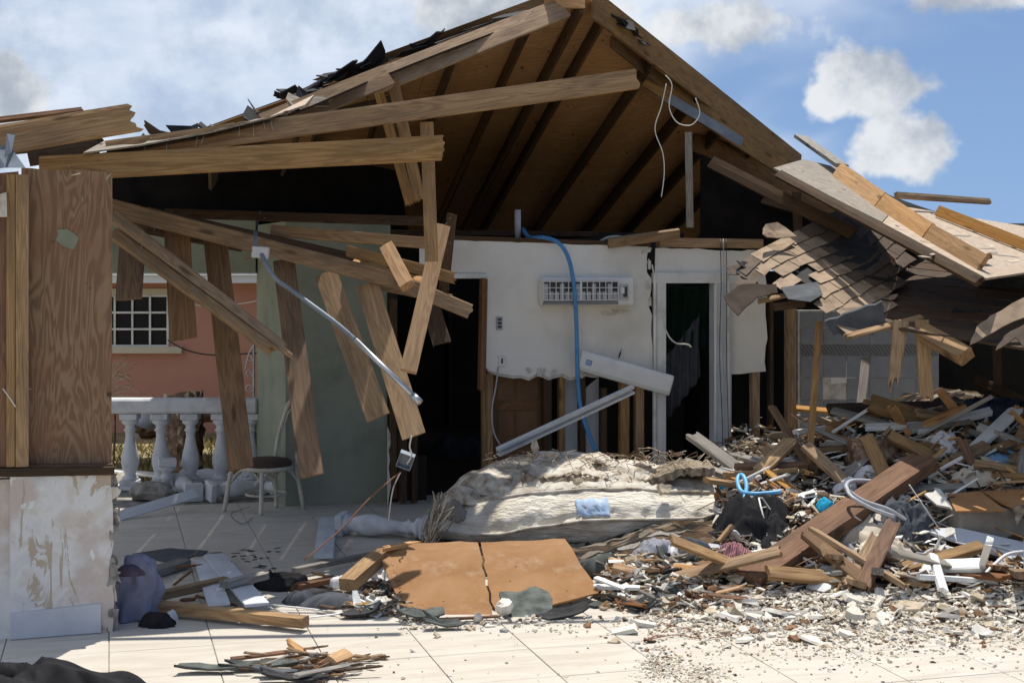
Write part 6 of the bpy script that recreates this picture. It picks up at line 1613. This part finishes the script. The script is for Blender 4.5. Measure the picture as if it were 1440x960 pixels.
    for k in range(60):
        px, py = rnd.gauss(450, 38), rnd.gauss(932, 11); p = G(px, max(902, py), .012+rnd.uniform(0, .04)); a = rnd.gauss(.2, .6); L = rnd.uniform(.05, .28); d = V((math.cos(a), math.sin(a), rnd.gauss(0, .1))).normalized()
        board('terrace_splinter', p-d*L/2, p+d*L/2, rnd.uniform(.006, .025), .010, rnd.choice(['pine', 'wood_red', 'wood_grey', 'pine_dark', 'pine_grey']), nrm=(0, -.2, 1), j=(.03, .03), label='thin splinter in the small pile on the sunny terrace', cat='splinter', group='splinters on the terrace', seg=1)
    # thin wires on the tiles
    for k, (pts, lab) in enumerate((([(905, 900), (925, 892), (940, 880), (946, 870)], 'thin brown wire on the tiles right of the shingle flakes'), ([(915, 898), (950, 892), (985, 897), (1020, 893), (1060, 880)], 'long thin wire lying on the tiles below the heap'), ([(924, 870), (940, 878), (975, 886), (985, 897)], 'thin grey wire curving over the tiles'))):
        tag(tube('tile_wire', [G(x, y, .01) for x, y in pts], .004, 'wire_copper', sides=5), lab, 'wire')
    tag(tube('porch_wire', [G(355, 728, .01), G(340, 736, .01), G(325, 722, .01), G(352, 712, .02)], .003, 'wire_black', sides=4), 'thin dark wire beside the front leg of the chair', 'wire')
    for k in range(24):
        p = G(rnd.uniform(300, 400), rnd.uniform(768, 800), .004); flake('soil_crumb', p, rnd.uniform(.015, .05), rnd.uniform(.01, .02), 'chip_dark', .008, rnd.uniform(0, 6), 0, 0, 0, label='dark crumb of dirt on the shaded porch tiles', cat='dirt', group='dirt crumbs on the porch', rnd=rnd, n=7)
build_front()

def build_litter():
    rnd = random.Random(123); vs_, fs, mi = [], [], []
    ms = ['pine', 'wood_red', 'wood_grey', 'chip_white', 'chip_tan', 'chip_brown', 'paint_white', 'tarpaper']
    n = 0
    while n < 3000:
        px, py = rnd.uniform(1005, 1460), rnd.uniform(590, 838)
        if rnd.random() < .22: px, py = rnd.uniform(845, 1010), rnd.uniform(785, 858)
        if rnd.random() < .10: px, py = rnd.uniform(490, 570), rnd.uniform(825, 868)
        if px > 1335 and 690 < py < 775: continue
        n += 1; p = M(px, py)+V((0, 0, rnd.uniform(.0, .05))); a = rnd.gauss(0, .9); L = rnd.uniform(.03, .16); w_ = rnd.uniform(.004, .022); t_ = rnd.uniform(.003, .012)
        m4 = Matrix.Translation(p) @ rot(a, rnd.gauss(0, .5), rnd.gauss(0, .4)); b = len(vs_)
        e = rnd.uniform(.3, 1)
        vs_ += [m4 @ V(q) for q in ((-L/2, -w_, 0), (L/2, -w_*e, 0), (L/2*rnd.uniform(.7, 1), w_*e, 0), (-L/2, w_, 0), (-L/2, -w_, t_), (L/2, -w_*e, t_), (L/2*.8, w_*e, t_), (-L/2, w_, t_))]
        fs += [tuple(b+i for i in f) for f in ((0, 3, 2, 1), (4, 5, 6, 7), (0, 1, 5, 4), (1, 2, 6, 5), (2, 3, 7, 6), (3, 0, 4, 7))]
        mi += [rnd.choices(range(8), (18, 5, 10, 28, 18, 7, 12, 4))[0]]*6
    o = mesh('splinter_litter', vs_, fs, ms, None, None, False, mi); tag(o, 'fine splinters and crumbs filling the gaps of the heap', 'litter', kind='stuff')
build_litter()

# ================================================================== PLASTER RUBBLE
def build_rubble():
    rnd = random.Random(99)
    def chip(r, flat):
        n = rnd.choice((4, 5, 5, 6)); pts = []
        for i in range(n):
            th = 2*math.pi*(i+rnd.uniform(-.35, .35))/n; k = rnd.uniform(.6, 1.15); pts.append((r*k*math.cos(th), r*k*math.sin(th)*rnd.uniform(.6, 1)))
        h_ = r*flat; vs_ = [V((x, y, 0)) for x, y in pts]+[V((x*.85+rnd.uniform(-.1, .1)*r, y*.85+rnd.uniform(-.1, .1)*r, h_*rnd.uniform(.7, 1.2))) for x, y in pts]
        fs = [tuple(range(n)), tuple(range(2*n-1, n-1, -1))]+[(i, i+n, (i+1) % n+n, (i+1) % n) for i in range(n)]
        return vs_, fs
    def spot():
        while True:
            r_ = rnd.random()
            if r_ < .62: px, py = rnd.uniform(900, 1460), 832+abs(rnd.gauss(0, 34))
            elif r_ < .80: px, py = rnd.gauss(1190, 120), rnd.gauss(880, 30)
            elif r_ < .86: px, py = rnd.gauss(930, 14), rnd.gauss(935, 10)
            elif r_ < .90: px, py = rnd.gauss(985, 22), rnd.gauss(946, 8)
            elif r_ < .925: px, py = rnd.uniform(560, 900), rnd.gauss(878, 6)
            elif r_ < .985: px, py = rnd.uniform(960, 1440), 832+abs(rnd.gauss(0, 60))
            else: px, py = rnd.uniform(450, 1440), rnd.uniform(870, 960)
            if px < 900 and py < 868: continue
            if 1000 < px < 1060 and py < 845 and rnd.random() < .5: continue
            if py < 832 or py > 985 or px > 1480: continue
            return px, py
    # the largest as pieces of their own
    big = []
    for k in range(240):
        px = rnd.uniform(1000, 1450) if rnd.random() < .85 else rnd.uniform(860, 1000); py = rnd.uniform(830, 872) if rnd.random() < .8 else rnd.uniform(860, 905)
        big.append((px, py, rnd.uniform(.03, .075) if rnd.random() < .75 else rnd.uniform(.07, .13)))
    for px, py, r in big:
        p = M(px, py); v, f = chip(r, rnd.uniform(.1, .35)); c = rnd.choice(['chip_white', 'chip_white', 'chip_white', 'chip_tan', 'chip_tan', 'plaster_core', 'chip_brown'])
        o = mesh('plaster_chunk', v, f, c, None, Matrix.Translation(p+V((0, 0, .006))) @ rot(rnd.uniform(0, 6), rnd.gauss(0, .25), rnd.gauss(0, .25)))
        tag(o, ('large flat ' if r > .07 else 'small ')+MNAME[c]+' plaster chunk on the tiles '+('left of the red-brown beam foot' if px < 1050 else ('below the red-brown beam' if px < 1200 else ('below the beige pillow' if px < 1310 else 'below the grey box'))), 'plaster chunk', 'plaster chunks on the tiles')
    vs_, fs, mi = [], [], []
    mats_ = ['chip_white', 'chip_tan', 'chip_grey', 'chip_brown', 'chip_dark']
    for k in range(7000):
        px, py = spot(); p = M(px, py)
        near = max(0, 1-(py-830)/110)
        big_ = rnd.random() > .9
        r = rnd.uniform(.03, .055)*(.45+.7*near) if big_ else (rnd.uniform(.005, .016) if rnd.random() < .7 else rnd.uniform(.014, .03)*(.5+.6*near))
        v, f = chip(r, rnd.uniform(.1, .25) if big_ else rnd.uniform(.25, .7)); m4 = Matrix.Translation(p+V((0, 0, .002+(.02*near*rnd.random())))) @ rot(rnd.uniform(0, 6), rnd.gauss(0, .4), rnd.gauss(0, .4))
        b = len(vs_); vs_ += [m4 @ q for q in v]; fs += [tuple(b+i for i in q) for q in f]
        ci = rnd.choices(range(5), (60, 24, 6, 7, 3))[0]; mi += [ci]*len(f)
    o = mesh('plaster_rubble', vs_, fs, mats_, None, None, False, mi); tag(o, 'fine pale plaster rubble strewn over the sunny tiles', 'rubble', kind='stuff')
    # dust patch under it: thin crushed plaster
    vs_, fs = [], []
    for k in range(1300):
        px, py = spot(); py = min(960, py+rnd.uniform(0, 12)); p = G(px, py, .0025); a = rnd.uniform(0, 6); r = rnd.uniform(.004, .012); b = len(vs_)
        vs_ += [p+V((math.cos(a+q*2.1)*r, math.sin(a+q*2.1)*r, 0)) for q in range(3)]+[p+V((0, 0, r*.5))]; fs += [(b, b+1, b+3), (b+1, b+2, b+3), (b+2, b, b+3), (b, b+2, b+1)]
    o = mesh('plaster_grit', vs_, fs, 'chip_tan'); tag(o, 'grey brown grit scattered across the terrace tiles', 'grit', kind='stuff')
build_rubble()
